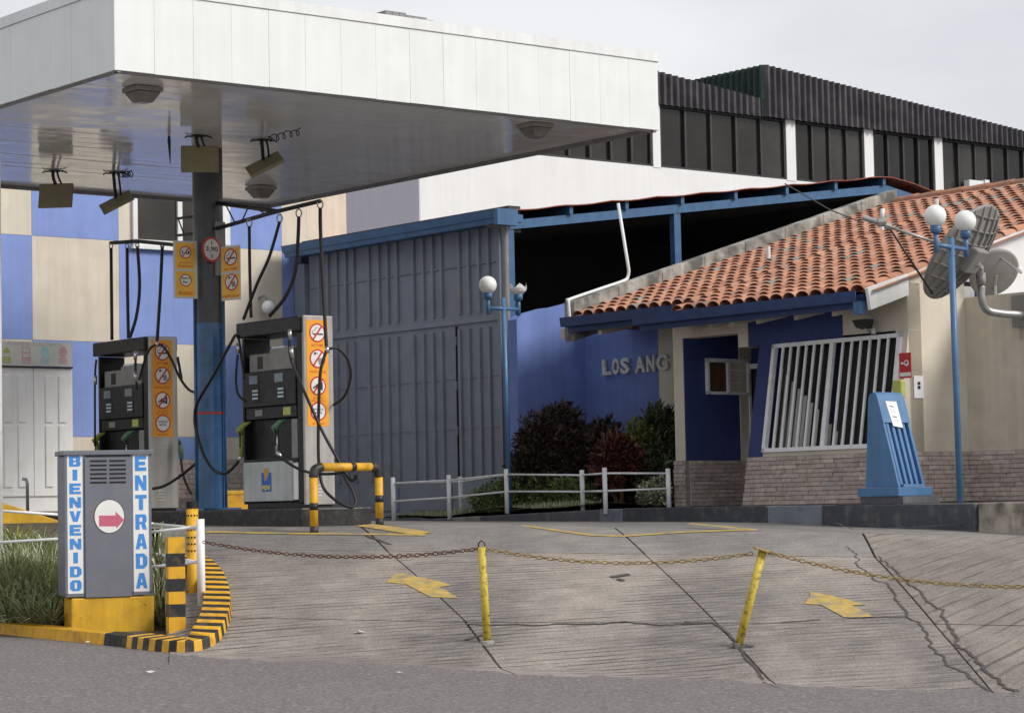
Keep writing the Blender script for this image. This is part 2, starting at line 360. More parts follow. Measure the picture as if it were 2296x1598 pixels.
def ribbed_concrete(name, ang, base=(.37, .325, .288), dark=(.125, .121, .12), groove=1.0, spacing=.092):
    mt = bpy.data.materials.new(name); mt.use_nodes = True; t = mt.node_tree; N = t.nodes; L = t.links; bs = N['Principled BSDF']; bs.inputs['Roughness'].default_value = .85; bs.inputs['Specular IOR Level'].default_value = .3
    geo = N.new('ShaderNodeNewGeometry'); mp_ = N.new('ShaderNodeMapping'); mp_.inputs['Rotation'].default_value = (0, 0, ang); L.new(geo.outputs['Position'], mp_.inputs[0])
    def noise(sc, det, vec, lo, hi, a=0, b=1):
        n_ = N.new('ShaderNodeTexNoise'); n_.inputs['Scale'].default_value = sc; n_.inputs['Detail'].default_value = det; L.new(vec, n_.inputs['Vector'])
        r_ = N.new('ShaderNodeMapRange'); r_.inputs[1].default_value = lo; r_.inputs[2].default_value = hi; r_.inputs[3].default_value = a; r_.inputs[4].default_value = b; L.new(n_.outputs[0], r_.inputs[0]); return r_.outputs[0]
    def math_(op, a, b=None):
        q = N.new('ShaderNodeMath'); q.operation = op
        for i, x in enumerate((a, b)):
            if x is None: continue
            if hasattr(x, 'is_linked'): L.new(x, q.inputs[i])
            else: q.inputs[i].default_value = x
        return q.outputs[0]
    def mix(f, a, b, bl='MIX'):
        q = N.new('ShaderNodeMixRGB'); q.blend_type = bl
        for i, x in enumerate((f, a, b)):
            if hasattr(x, 'is_linked'): L.new(x, q.inputs[i])
            elif i == 0: q.inputs[0].default_value = x
            else: q.inputs[i].default_value = (*x, 1)
        return q.outputs[0]
    sep = N.new('ShaderNodeSeparateXYZ'); L.new(mp_.outputs[0], sep.inputs[0])
    wob = noise(.5, 3, mp_.outputs[0], 0, 1, -.07, .07); ms = N.new('ShaderNodeMapping'); ms.inputs['Scale'].default_value = (.5, 6, 1); L.new(mp_.outputs[0], ms.inputs[0])
    wob2 = noise(1.6, 3, ms.outputs[0], 0, 1, -.03, .03)
    yy = math_('ADD', math_('ADD', sep.outputs[1], wob), wob2)
    ph = math_('FRACT', math_('DIVIDE', yy, spacing))
    tri = math_('ABSOLUTE', math_('SUBTRACT', ph, .5))                       # 0 at the middle of a groove
    gm = N.new('ShaderNodeMapRange'); gm.inputs[1].default_value = .05; gm.inputs[2].default_value = .15; gm.inputs[3].default_value = 1; gm.inputs[4].default_value = 0; L.new(tri, gm.inputs[0])
    ms2 = N.new('ShaderNodeMapping'); ms2.inputs['Scale'].default_value = (1, 5, 1); L.new(mp_.outputs[0], ms2.inputs[0])
    brk = noise(2.2, 6, ms2.outputs[0], .34, .56); zone = noise(.9, 6, mp_.outputs[0], .36, .60, .2, 1.0); gro = math_('MULTIPLY', math_('MULTIPLY', math_('MULTIPLY', gm.outputs[0], brk), zone), groove)
    ms5 = N.new('ShaderNodeMapping'); ms5.inputs['Scale'].default_value = (1.0, .35, 1); ms5.inputs['Rotation'].default_value = (0, 0, R(-12)); L.new(geo.outputs['Position'], ms5.inputs[0]); stain = noise(.75, 9, ms5.outputs[0], .40, .58); rag = noise(5.0, 9, ms2.outputs[0], .30, .66, .35, 1.15); stain = math_('MULTIPLY', stain, rag); stain2 = noise(3.5, 6, geo.outputs['Position'], .35, .75)
    ms3 = N.new('ShaderNodeMapping'); ms3.inputs['Scale'].default_value = (.5, 9, 1); L.new(mp_.outputs[0], ms3.inputs[0]); streaks = noise(2.0, 7, ms3.outputs[0], .35, .7)
    c0 = mix(stain2, tuple(Vector(base) * .84), tuple(Vector(base) * 1.1)); c0 = mix(math_('MULTIPLY', streaks, .45), c0, tuple(Vector(base) * .62))
    blot = noise(3.1, 9, geo.outputs['Position'], .52, .68); c0 = mix(math_('MULTIPLY', blot, .45), c0, tuple(Vector(base) * .55)); c1 = mix(math_('MULTIPLY', stain, .76), c0, dark); c2 = mix(math_('MULTIPLY', gro, .85), c1, (.042, .039, .038))
    fine = noise(45, 6, geo.outputs['Position'], .3, .7, .76, 1.2); c3 = mix(1.0, c2, fine, 'MULTIPLY'); L.new(c3, bs.inputs['Base Color'])
    bn = noise(60, 5, geo.outputs['Position'], .2, .8); ht = math_('SUBTRACT', math_('MULTIPLY', bn, .4), gro)
    bp = N.new('ShaderNodeBump'); bp.inputs['Strength'].default_value = .7; bp.inputs['Distance'].default_value = .012; L.new(ht, bp.inputs['Height']); L.new(bp.outputs[0], bs.inputs['Normal'])
    return mt
M['ramp'] = ribbed_concrete('ramp', 0.0); M['ramp_turned'] = ribbed_concrete('ramp_turned', R(-48), groove=.7, spacing=.19, base=(.33, .287, .25), dark=(.165, .148, .138))
M['ramp_top'] = ribbed_concrete('ramp_top', 0.0, groove=.45, base=(.305, .285, .265), dark=(.15, .146, .142))
M['road_yellow'] = mat('road_yellow', (.47, .33, .09), .8, .2, 12, dirt=((.22, .20, .18), .8, 7, .47), bump=.4)

# ================================================================== THE GROUND
b = MB()
xs = [-1500, -300, -60, -20] + [-12 + i for i in range(25)] + [20, 60, 300, 1500]; ys = [-60, -20, -5] + [i * 1.0 for i in range(0, 40, 2)] + [60, 200, 800, 2500]
for j in range(len(ys) - 1):
    for i in range(len(xs) - 1):
        q = [(xs[i], ys[j]), (xs[i + 1], ys[j]), (xs[i + 1], ys[j + 1]), (xs[i], ys[j + 1])]
        b.face([(x, y, street_z(x, min(y, 22)) + CZ) for x, y in q])
street = b.build('street', M['asphalt'], origin=Vector((0, 0, 0))); bm = bmesh.new(); bm.from_mesh(street.data); bmesh.ops.remove_doubles(bm, verts=bm.verts, dist=.001); bm.to_mesh(street.data); bm.free()
tag(street, 'worn grey asphalt of the street in front of the ramp', 'street', kind='structure')

# the concrete ramp, slab by slab
rows = [[(380, 1473), (1160, 1515), (1755, 1540), (2240, 1562), (2800, 1604)],
        [(370, 1392), (1045, 1396), (1607, 1398), (2095, 1400), (2700, 1412)],
        [(360, 1237), (868, 1236), (1445, 1243), (1962, 1250), (2640, 1265)],
        [(355, 1186), (808, 1181), (1378, 1184), (1935, 1197), (2600, 1208)]]
GR = [[gpt(*p) for p in r_] for r_ in rows]
def drape(b, c, nu, nv, up, inset=0.0, skirt=.07):
    a00, a10, a11, a01 = c; n = len(b.v)
    cen = (a00 + a10 + a11 + a01) / 4
    def sh(p):
        d = cen - p; d.z = 0; return p + d.normalized() * inset
    a00, a10, a11, a01 = map(sh, (a00, a10, a11, a01))
    for j in range(nv + 1):
        for i in range(nu + 1):
            s, t = i / nu, j / nv; p = (a00 * (1 - s) + a10 * s) * (1 - t) + (a01 * (1 - s) + a11 * s) * t
            b.v.append(G(p.x, p.y, up))
    for j in range(nv):
        for i in range(nu):
            k = n + j * (nu + 1) + i; b.f.append((k, k + 1, k + nu + 2, k + nu + 1)); b.mi.append(0)
    if skirt:
        ring = [n + i for i in range(nu + 1)] + [n + j * (nu + 1) + nu for j in range(1, nu + 1 if False else nv + 1)] + [n + nv * (nu + 1) + i for i in range(nu - 1, -1, -1)] + [n + j * (nu + 1) for j in range(nv - 1, 0, -1)]
        m0 = len(b.v); b.v += [b.v[k] - Vector((0, 0, skirt)) for k in ring]
        for i in range(len(ring)):
            j = (i + 1) % len(ring); b.f.append((ring[j], ring[i], m0 + i, m0 + j)); b.mi.append(0)
drv = MB()
for j in range(3):
    for i in range(4): drape(drv, (GR[j][i], GR[j][i + 1], GR[j + 1][i + 1], GR[j + 1][i]), 8, 6, -.035, skirt=0)
driveway = drv.build('driveway', M['concrete_joint']); tag(driveway, 'cracked ribbed concrete entrance ramp rising from the street', 'driveway', kind='structure')
for j in range(3):
    for i in range(4):
        b = MB(); drape(b, (GR[j][i], GR[j][i + 1], GR[j + 1][i + 1], GR[j + 1][i]), 14, 10, .006 + .003 * random.random(), inset=.013)
        b.build('concrete_slab', M['ramp_turned'] if i == 3 else (M['ramp_top'] if j == 2 else M['ramp']), driveway)
# earth and rubble slope that carries the ramp and the forecourt on either side
b = MB()
for i in range(12):
    for j in range(10):
        def vp(i_, j_):
            x = 2.5 + i_ * 1.5; y0 = edge_y(x) - .02; return G(x, y0 + (top_y(x) + .6 - y0) * j_ / 10, -.07)
        b.face([vp(i, j), vp(i + 1, j), vp(i + 1, j + 1), vp(i, j + 1)])
vg = b.build('verge', M['concrete']); tag(vg, 'rough concrete slope beyond the outer chain post of the ramp', 'verge', kind='structure')
# flat forecourt behind the ramp
bx_ = [-16, -10, -7] + [GR[3][i].x for i in range(5)] + [12, 20]
by_ = [top_y(-6) + .3, top_y(-6) + .2, top_y(-6) + .1] + [GR[3][i].y for i in range(5)] + [GR[3][4].y, GR[3][4].y]
b = MB()
for i in range(len(bx_) - 1):
    n_ = 8
    for k in range(n_):
        def fp(q, t): return G(bx_[q], by_[q] + (48 - by_[q]) * t, 0.004)
        b.face([fp(i, k / n_), fp(i + 1, k / n_), fp(i + 1, (k + 1) / n_), fp(i, (k + 1) / n_)])
fc = b.build('forecourt', M['ramp_top']); tag(fc, 'flat pale concrete forecourt around the pumps', 'forecourt', kind='structure')
# bank of earth under the planter and at the left
def bankz(x, y):
    t = min(1, max(0, (y - 21.7) / 3.1)); return (street_z(x, min(y, 22)) + .07) * (1 - t) + (top_z(x) + .03) * t
def bpt(px, py):
    d = ray(px, py); lo, hi = 12.0, 40.0
    for _ in range(40):
        mid = (lo + hi) / 2; p = d * (mid / d.y)
        if p.z > bankz(p.x, p.y): lo = mid
        else: hi = mid
    return CAMP + d * (lo / d.y)
b = MB()
for i in range(16):
    for j in range(12):
        def ep(i_, j_):
            y = 20.45 + j_ * (4.7 / 12); xr = -3.12 + (.22 if y < 21.7 else 0) - max(0, y - 22.6) * .45; x = -16 + (xr + 16) * (i_ / 16) ** .45
            y = max(y, edge_y(x) + .1); return Vector((x, y, bankz(x, y) + CZ))
        b.face([ep(i, j), ep(i + 1, j), ep(i + 1, j + 1), ep(i, j + 1)])
bk = b.build('planting_bank', M['soil']); tag(bk, 'sloping earth bank with grass tufts beside the entrance', 'planting bed', kind='structure')

def strip(name, pts, wd, mt, up, parent, jag=0):
    P = [Vector(p) for p in pts]; Q = []
    for i in range(len(P) - 1):
        nn = max(1, int((P[i + 1] - P[i]).length / (.05 if jag else .12)))
        Q += [P[i].lerp(P[i + 1], k / nn) for k in range(nn)]
    Q.append(P[-1]); b = MB(); L_ = []; walk = 0.0
    for i, p in enumerate(Q):
        t = (Q[min(i + 1, len(Q) - 1)] - Q[max(i - 1, 0)]); t.z = 0; t.normalize(); nrm = Vector((-t.y, t.x, 0))
        wv = wd(i / (len(Q) - 1)) if callable(wd) else wd; walk = .82 * walk + random.gauss(0, jag * .55) + (random.choice((-1, 1)) * jag if random.random() < .08 else 0); j1 = walk
        p = p + nrm * j1; wv *= random.uniform(1 - min(.6, jag * 12), 1 + min(.6, jag * 12)) if jag else 1
        a = p + nrm * wv / 2; c = p - nrm * wv / 2; L_.append((G(a.x, a.y, up), G(c.x, c.y, up)))
    for i in range(len(L_) - 1): b.face([L_[i][1], L_[i + 1][1], L_[i + 1][0], L_[i][0]])
    return b.build(name, mt, parent)
UPM = .0125
# worn asphalt feathering over the foot of the concrete
b = MB(); ed = []
for px in range(380, 2420, 12):
    i_ = 0 if px < 1160 else 1 if px < 1755 else 2 if px < 2240 else 3
    (xa, ya), (xb, yb_) = rows[0][i_], rows[0][i_ + 1]; yy_ = ya + (yb_ - ya) * (px - xa) / (xb - xa)
    dd = 4 + 3 * math.sin(px * .009) + 2 * math.sin(px * .047 + 1) + random.uniform(-2.5, 2.5)
    ed.append((gpt(px, yy_ - max(0, dd), UPM - .0005), gpt(px, yy_ + 3, UPM + .001), gpt(px, yy_ + 30 + 10 * math.sin(px * .03), .0008)))
for k in range(len(ed) - 1):
    for q in (0, 1): b.face([ed[k][q + 1], ed[k + 1][q + 1], ed[k + 1][q], ed[k][q]])
b.build('asphalt_edge', M['asphalt'], street)
def flatpoly(name, pix, mt):
    P = [gpt(*p) for p in pix]; b = MB()
    # finely triangulated so that it follows the ramp
    bmm = bmesh.new()
    for t in tessellate_polygon([P]):
        try: bmm.faces.new([bmm.verts.new(P[i]) for i in t])
        except ValueError: pass
    bmesh.ops.remove_doubles(bmm, verts=bmm.verts, dist=.001); bmesh.ops.subdivide_edges(bmm, edges=bmm.edges, cuts=5, use_grid_fill=True)
    for f in bmm.faces:
        q = [G(v.co.x, v.co.y, UPM) for v in f.verts]
        if (q[1] - q[0]).cross(q[2] - q[0]).z < 0: q.reverse()
        b.face(q)
    bmm.free(); return b.build(name, mt, driveway)
flatpoly('arrow_marking', [(866, 1308), (887, 1288), (906, 1289), (979, 1304), (1014, 1314), (986, 1318), (1029, 1343), (966, 1341), (909, 1311)], M['road_yellow'])
flatpoly('arrow_marking', [(1804, 1356), (1816, 1339), (1816, 1328), (1888, 1343), (1944, 1358), (1911, 1359), (1959, 1386), (1893, 1386), (1841, 1358)], M['road_yellow'])
def gl(*pp): return [gpt(*p) for p in pp]
strip('line_marking', gl((462, 1194), (600, 1197), (760, 1199), (955, 1201)), .09, M['road_yellow'], UPM, driveway)
strip('line_marking', gl((815, 1179), (880, 1188), (950, 1199)), lambda t: .22, M['road_yellow'], UPM + .002, driveway)
strip('line_marking', gl((1172, 1180), (1260, 1193), (1332, 1202), (1395, 1204), (1531, 1195), (1697, 1189)), .08, M['road_yellow'], UPM, driveway)
strip('line_marking', gl((1545, 1176), (1610, 1182), (1680, 1189)), .08, M['road_yellow'], UPM + .002, driveway)
M['crack'] = mat('crack', (.075, .07, .067), .95, .3, 20)
strip('crack', gl((1900, 1226), (1925, 1255), (1935, 1275), (1960, 1295), (1985, 1325), (2005, 1345), (2035, 1368), (2032, 1385), (2070, 1410), (2085, 1440), (2110, 1470), (2135, 1500), (2190, 1535), (2235, 1560)), lambda t: .010 + .014 * t, M['crack'], UPM, driveway, .022)
strip('crack', gl((1962, 1250), (2030, 1300), (2080, 1350), (2130, 1410), (2180, 1470), (2230, 1520), (2280, 1556)), lambda t: .012 + .02 * t, M['crack'], UPM + .001, driveway, .02)
strip('crack', gl((1045, 1401), (1200, 1403), (1400, 1397), (1607, 1400)), .025, M['crack'], UPM, driveway, .02)
strip('crack', gl((1535, 1396), (1600, 1396), (1650, 1440), (1750, 1545)), .022, M['crack'], UPM + .001, driveway, .012)
strip('crack', gl((820, 1203), (880, 1222)), .03, M['crack'], UPM, driveway, .01)
strip('crack', gl((1870, 1174), (1910, 1190), (1990, 1189), (2180, 1176), (2296, 1186)), .02, M['crack'], UPM, driveway, .02)
strip('crack', gl((1965, 1200), (2120, 1192), (2230, 1189)), .016, M['crack'], UPM, driveway, .02)
for a_, c_, wd_ in (((1900, 1388), (2030, 1386), .02), ((1750, 1398), (1840, 1392), .016), ((1640, 1446), (1690, 1452), .05), ((1370, 1296), (1412, 1290), .07), ((1385, 1300), (1400, 1304), .05), ((1080, 1425), (1040, 1436), .03)):
    strip('crack', gl(a_, c_), wd_, M['crack'], UPM + .002, driveway, .01)

# ================================================================== PLANTER KERB, left of the ramp
kpath = [(-60, 1412), (0, 1421), (120, 1434), (235, 1446), (330, 1458), (400, 1464), (450, 1461), (490, 1443), (514, 1408), (523, 1370), (518, 1332), (505, 1302), (485, 1280), (462, 1266)]
KP = [gpt(*p) for p in kpath]; KS = []
for p in smooth_path(KP, 12): KS.append(p)
# arc-length resample
def resample(P, step):
    o_ = [P[0]]; acc = 0
    for i in range(1, len(P)):
        d = (P[i] - P[i - 1]); l = d.length
        while acc + l >= step:
            t = (step - acc) / l; q = P[i - 1] + d * t; o_.append(q); d = P[i] - q; P[i - 1] = q; l = d.length; acc = 0
        acc += l
    return o_
KR = resample(list(KS), .085)
kerb = thing('planter_kerb', KR[len(KR) // 2], 'yellow and black striped kerb curving round the planted corner of the ramp', 'kerb')
def knorm(i):
    t = KR[min(i + 1, len(KR) - 1)] - KR[max(i - 1, 0)]; t.z = 0; t.normalize(); return Vector((-t.y, t.x, 0))
ksplit = next(i for i, p in enumerate(KR) if p.x > -3.15)
i = 0; par = 0
while i < len(KR) - 1:
    st = 6 if i < ksplit - 4 else 1
    j = min(i + st, len(KR) - 1, ) if i >= ksplit - 4 else min(i + st, ksplit - 4)
    j = max(j, i + 1)
    wdt = .14 if i < ksplit - 4 else .26; b = MB()
    for k in range(i, j):
        a, c = KR[k], KR[k + 1]; na, nc = knorm(k), knorm(k + 1); h = .10
        def up(p, z): return G(p.x, p.y, z)
        # inward is to the left of the walking direction
        A0, A1 = a, a + na * wdt; C0, C1 = c, c + nc * wdt
        za, zc = a.z, c.z
        def pr(p, z, hh): return Vector((p.x, p.y, z + hh))
        b.prism([pr(A0, za, -.08), pr(C0, zc, -.08), pr(C1, zc, -.08), pr(A1, za, -.08)],
                [pr(A0 + na * .025, za, h), pr(C0 + nc * .025, zc, h), pr(C1, zc, h + .012), pr(A1, za, h + .012)])
    if i < ksplit - 4: mt = M['yellow_paint'] if (i // 6) % 5 != 4 else M['black_paint']
    else: mt = M['yellow_paint'] if par % 2 == 0 else M['black_paint']; par += 1
    b.build('kerb_block', mt, kerb, bevel=.006); i = j

# ================================================================== PLATFORM, right
PF = wall_v(4.5, 23.5)                                             # front line of the platform; x grows to the right
plat = thing('office_platform', PF(-2, -.5, -.25), 'raised grey concrete platform in front of the office with painted kerb faces', 'platform')
zt = -.05
b = MB(); b.box(PF, -5.55, 3.6, -9, -.12, -.4, zt - .006); b.build('platform_top', M['concrete'], plat)
def xk(px, py=1150): return PF.pix(px, py)[0]
def kerbseg(x0, x1, mt, z1a, z1b, out_=0.0, z0=-.42, nm='kerb_section'):
    b = MB(); b.prism([PF(x0, -.25, z0), PF(x0, out_, z0), PF(x1, out_, z0), PF(x1, -.25, z0)][::-1], [PF(x0, -.25, z1a), PF(x0, out_ - .012, z1a), PF(x1, out_ - .012, z1b), PF(x1, -.25, z1b)][::-1])
    return b.build(nm, mt, plat, bevel=.012)
x1340, x1395, x1715, x1842, x2187 = xk(1342), xk(1395), xk(1718), xk(1842), xk(2187)
kerbseg(x1340, x1395 - .004, M['kerb_light'], zt, zt)
kerbseg(x1395, x1715 - .004, M['kerb_dark'], zt + .005, zt + .005, .003)
kerbseg(x1715, x1842 - .004, M['kerb_light'], zt, zt, -.004)
kerbseg(x1842, x2187 - .004, M['kerb_dark'], zt - .004, zt - .012, .01)
kerbseg(x2187, x2187 + 3.2, M['kerb_end'], zt - .006, zt - .006, -.03)
# planter in front of the blue wall, with its own low kerb
xl = xk(800, 1170)
pl = thing('garden_bed', PF(-7.3, -.8, -.2), 'low planter bed with patchy grass and chipped dark kerb below the blue wall', 'garden bed')
b = MB(); pts = [(-10.2, -.14), (-5.62, -.14), (-5.62, -2.2), (-10.2, -2.2)]
nb = 14
for i in range(nb):
    for j in range(5):
        def bp_(a, c): return PF(-10.2 + 4.58 * a / nb, -.12 - 2.1 * c / 5, -.15 + .13 * min(1, a / nb * 1.25) + .03 * math.sin(c * 1.7 + a) + .02)
        b.face([bp_(i, j), bp_(i + 1, j), bp_(i + 1, j + 1), bp_(i, j + 1)][::-1])
b.build('turf', M['lawn'], pl)
xe = x1340 - .004
segs = [(xl, xl + 1.1), (xl + 1.1, xl + 2.0), (xl + 2.0, xl + 2.55), (xl + 2.55, xe - .9), (xe - .9, xe)]
def kz(x): return -.17 + .115 * min(1, max(0, (x - xl) / (xe - xl)))
for k, (a, c) in enumerate(segs):
    b = MB(); a_ = a + .004
    b.prism([PF(a_, -.2, -.45), PF(a_, -.02 - .01 * (k % 2), -.45), PF(c, -.02 - .01 * (k % 2), -.45), PF(c, -.2, -.45)][::-1], [PF(a_, -.2, kz(a)), PF(a_, -.035 - .01 * (k % 2), kz(a)), PF(c, -.035, kz(c)), PF(c, -.2, kz(c))][::-1])
    b.build('kerb_section', M['concrete'] if k == 2 else M['kerb_slate'], pl, bevel=.014)
b = MB(); b.box(PF, xe - .85, xe - .3, -.01, .035, -.28, -.215); b.build('broken_footing', M['concrete_old'], pl, bevel=.015)
# turf blades
b = MB()
for _ in range(2600):
    x = random.uniform(-10, -6.2); y = -.2 - abs(random.gauss(0, .25)); z = -.15 + .13 * min(1, (x + 10.2) / 4.58 * 1.25) + .015
    p = PF(x, y, z); a = random.random() * 6.28; d = Vector((math.cos(a), math.sin(a), 0)) * .006; t = Vector((random.uniform(-.03, .03), random.uniform(-.03, .03), random.uniform(.03, .09)))
    b.face([p - d, p + d, p + t])
g = b.build('turf_blades', M['blade'], pl); g['kind'] = 'stuff'

# ================================================================== PICTOGRAM DECALS
def slash(fr, cx, cz, r, y, mt, parent):
    c = math.cos(R(52)); s_ = math.sin(R(52)); w_ = r * .1
    return MB().extr(fr, [(cx - r * c - w_ * s_, cz - r * s_ + w_ * c), (cx + r * c - w_ * s_, cz + r * s_ + w_ * c), (cx + r * c + w_ * s_, cz + r * s_ - w_ * c), (cx - r * c + w_ * s_, cz - r * s_ - w_ * c)], y, y + .002).build('slash', mt, parent)
def picto(fr, cx, cz, r, y, parent, kind, bar=True):
    disc(fr, cx, cz, r, y, y + .002, 'ring', M['sign_red'], parent); disc(fr, cx, cz, r * .84, y + .002, y + .0035, 'roundel', M['sign_white'], parent)
    yk = y + .0035
    def rect(x0, x1, z0, z1, mt='ink', nm='symbol'): return MB().extr(fr, [(cx + x0 * r, cz + z0 * r), (cx + x1 * r, cz + z0 * r), (cx + x1 * r, cz + z1 * r), (cx + x0 * r, cz + z1 * r)], yk, yk + .0015).build(nm, M[mt], parent)
    if kind == 'smoke':
        rect(-.55, .72, -.22, -.06); MB().tube([fr(cx + x * r, yk + .001, cz + z * r) for x, z in ((-.62, -.1), (-.62, .2), (-.3, .25), (-.2, .5), (.0, .55))], r * .03, 5).build('smoke_curl', M['ink'], parent)
    elif kind == 'phone':
        def pg(P): return MB().extr(fr, [(cx + x * r, cz + z * r) for x, z in P], yk, yk + .0015).build('symbol', M['ink'], parent)
        pg([(-.5, .55), (-.28, .72), (-.14, .50), (-.34, .36)]); pg([(-.1, .62), (-.02, .66), (.02, .5), (-.05, .48)])
        for i in range(3):
            for j in range(4):
                ox, oz = .02 + i * .17 + j * .045, -.02 - j * .16 + i * .04; pg([(ox, oz), (ox + .13, oz + .03), (ox + .15, oz - .09), (ox + .02, oz - .12)])
    elif kind == 'pump':
        rect(.36, .58, -.42, .42); rect(-.45, .3, -.18, .02); rect(-.25, .12, .02, .2); rect(-.6, -.45, -.3, -.1); rect(-.2, .35, -.32, -.2); rect(.12, .36, .1, .16)
    elif kind == 'people':
        rect(-.6, -.48, -.3, .35); rect(-.42, -.3, -.1, .1); rect(.1, .3, -.3, .05); rect(.42, .7, -.3, .22)
    elif kind == 'motor':
        text(fr, 'APAGUE EL', cx - .66 * r, cz + .08 * r, 1.32 * r, .24 * r, yk, M['ink'], parent, bold=.01, depth=.001)
        text(fr, 'MOTOR', cx - .46 * r, cz - .28 * r, .92 * r, .24 * r, yk, M['ink'], parent, bold=.01, depth=.001); return
    if bar: slash(fr, cx, cz, r * .9, yk + .0016, M['sign_red'], parent)

# ================================================================== CANOPY
ZS = 4.03
A = hitz(257, 150, ZS); Bp = hitz(1478, 287, ZS); Cp = hitz(600, 460, ZS)
LU = (Bp - A).dot(U3); LV = (Cp - Bp).dot(V3)
CF = Frame((A.x, A.y, CZ), U3, V3)                                 # x along the bright face, y backwards along the left face
can = thing('canopy', CF(LU / 2, LV / 2, top_z(-3.4)), 'large flat white canopy on one thick dark and blue steel column over the pumps', 'canopy')
FH = .82
def fascia(fr, L_, nm, n):
    w_ = L_ / n
    for k in range(n):
        b = MB(); g_ = .0015; dz = random.uniform(0, .004); oo = random.uniform(-.0015, .0015)
        b.box(fr, k * w_ + g_ / 2, (k + 1) * w_ - g_ / 2, -.03, .0 + oo, ZS - .03 + dz, ZS + FH - .105); b.build(nm, M['white_metal'], can, bevel=.002)
FR = Frame((A.x, A.y, CZ), U3, -V3); FL = Frame(CF(0, 0, 0), V3, -U3); FBk = Frame(CF(0, LV, 0), U3, V3); FRt = Frame(CF(LU, 0, 0), V3, U3)
for fr, L_, n in ((FR, LU, 16), (FL, LV, 19), (FBk, LU, 16), (FRt, LV, 19)): fascia(fr, L_, 'fascia_panel', n)
b = MB()
for fr, L_ in ((FR, LU), (FL, LV), (FBk, LU), (FRt, LV)):
    b.box(fr, -.012, L_ + .012, -.05, .014, ZS + FH - .103, ZS + FH)
b.build('top_trim', M['white_trim'], can)
b = MB()
for fr, L_ in ((FR, LU), (FL, LV), (FBk, LU), (FRt, LV)): b.box(fr, .01, L_ - .01, -.07, -.031, ZS - .045, ZS + .02)
b.build('soffit_trim', M['grey_pipe'], can)
b = MB(); b.box(CF, .07, LU - .07, .07, LV - .07, ZS + .05, ZS + FH - .02); b.build('deck', M['galv'], can)
nP = 26
for k in range(nP):
    w_ = (LV - .14) / nP; b = MB(); y0 = .07 + k * w_
    zz = ZS + random.uniform(-.002, .002); tl = random.uniform(-.0018, .0018); nn = 10; ws = [random.uniform(-.0016, .0016) for _ in range(nn + 1)]
    for i in range(nn):
        xa, xb = .07 + (LU - .14) * i / nn, .07 + (LU - .14) * (i + 1) / nn
        b.prism([CF(xa, y0 + .003, zz + tl + ws[i]), CF(xb, y0 + .003, zz + tl + ws[i + 1]), CF(xb, y0 + w_ - .003, zz - tl - ws[i + 1]), CF(xa, y0 + w_ - .003, zz - tl - ws[i])],
                [CF(xa, y0 + .003, zz + .03), CF(xb, y0 + .003, zz + .03), CF(xb, y0 + w_ - .003, zz + .03), CF(xa, y0 + w_ - .003, zz + .03)])
    b.build('soffit_plank', M['soffit'], can)
cc = CF(LU / 2, LV / 2, 0); COLX, COLY = cc.x, cc.y
CC = Frame((COLX, COLY, CZ), U3, V3)
ISL = .03                                                           # island top
zpaint = (at(465, 726, COLY) - CAMP).z
MB().lathe(CC, [(.168, zpaint), (.168, ZS + .01)], 20).build('column_shaft', M['dark_steel'], can, smooth=False)
MB().lathe(CC, [(.1695, ISL - .02), (.1695, zpaint)], 20).build('column_lower', M['column_blue'], can)
zr = (at(465, 927, COLY) - CAMP).z
MB().lathe(CC, [(.172, zr - .012), (.172, zr + .012)], 20).build('red_band', M['sign_red'], can)
b = MB(); b.box(CC, -.24, .24, -.24, .24, ISL - .01, ISL + .02); b.build('base_plate', M['column_blue'], can)
for px, r_, ya, yb_, mt in ((434, .016, 665, 1138, 'column_blue'), (498, .014, 560, 1140, 'column_blue'), (512 - 8, .012, 900, 1140, 'column_blue')):
    y_ = COLY - .1; a_ = at(px, ya, y_); c_ = at(px + 8 * (yb_ - ya) / 500, yb_, y_); a_.x = c_.x
    MB().tube([(c_.x, c_.y, CZ + ISL), a_], r_, 8).build('conduit', M[mt], can, smooth=True)
b = MB(); b.box(CC, -.02, .1, -.2, -.15, 2.6, 3.2); b.build('junction_plate', M['pump_grey'], can)
b = MB()
for k in range(7): b.box(CF, 3.05 + k * .085, 3.13 + k * .085, .02, .5, ZS + FH + .001, ZS + FH + .05 - .006 * k + .006 * (k % 3))
b.build('roof_sheet', M['grey_pipe'], can)

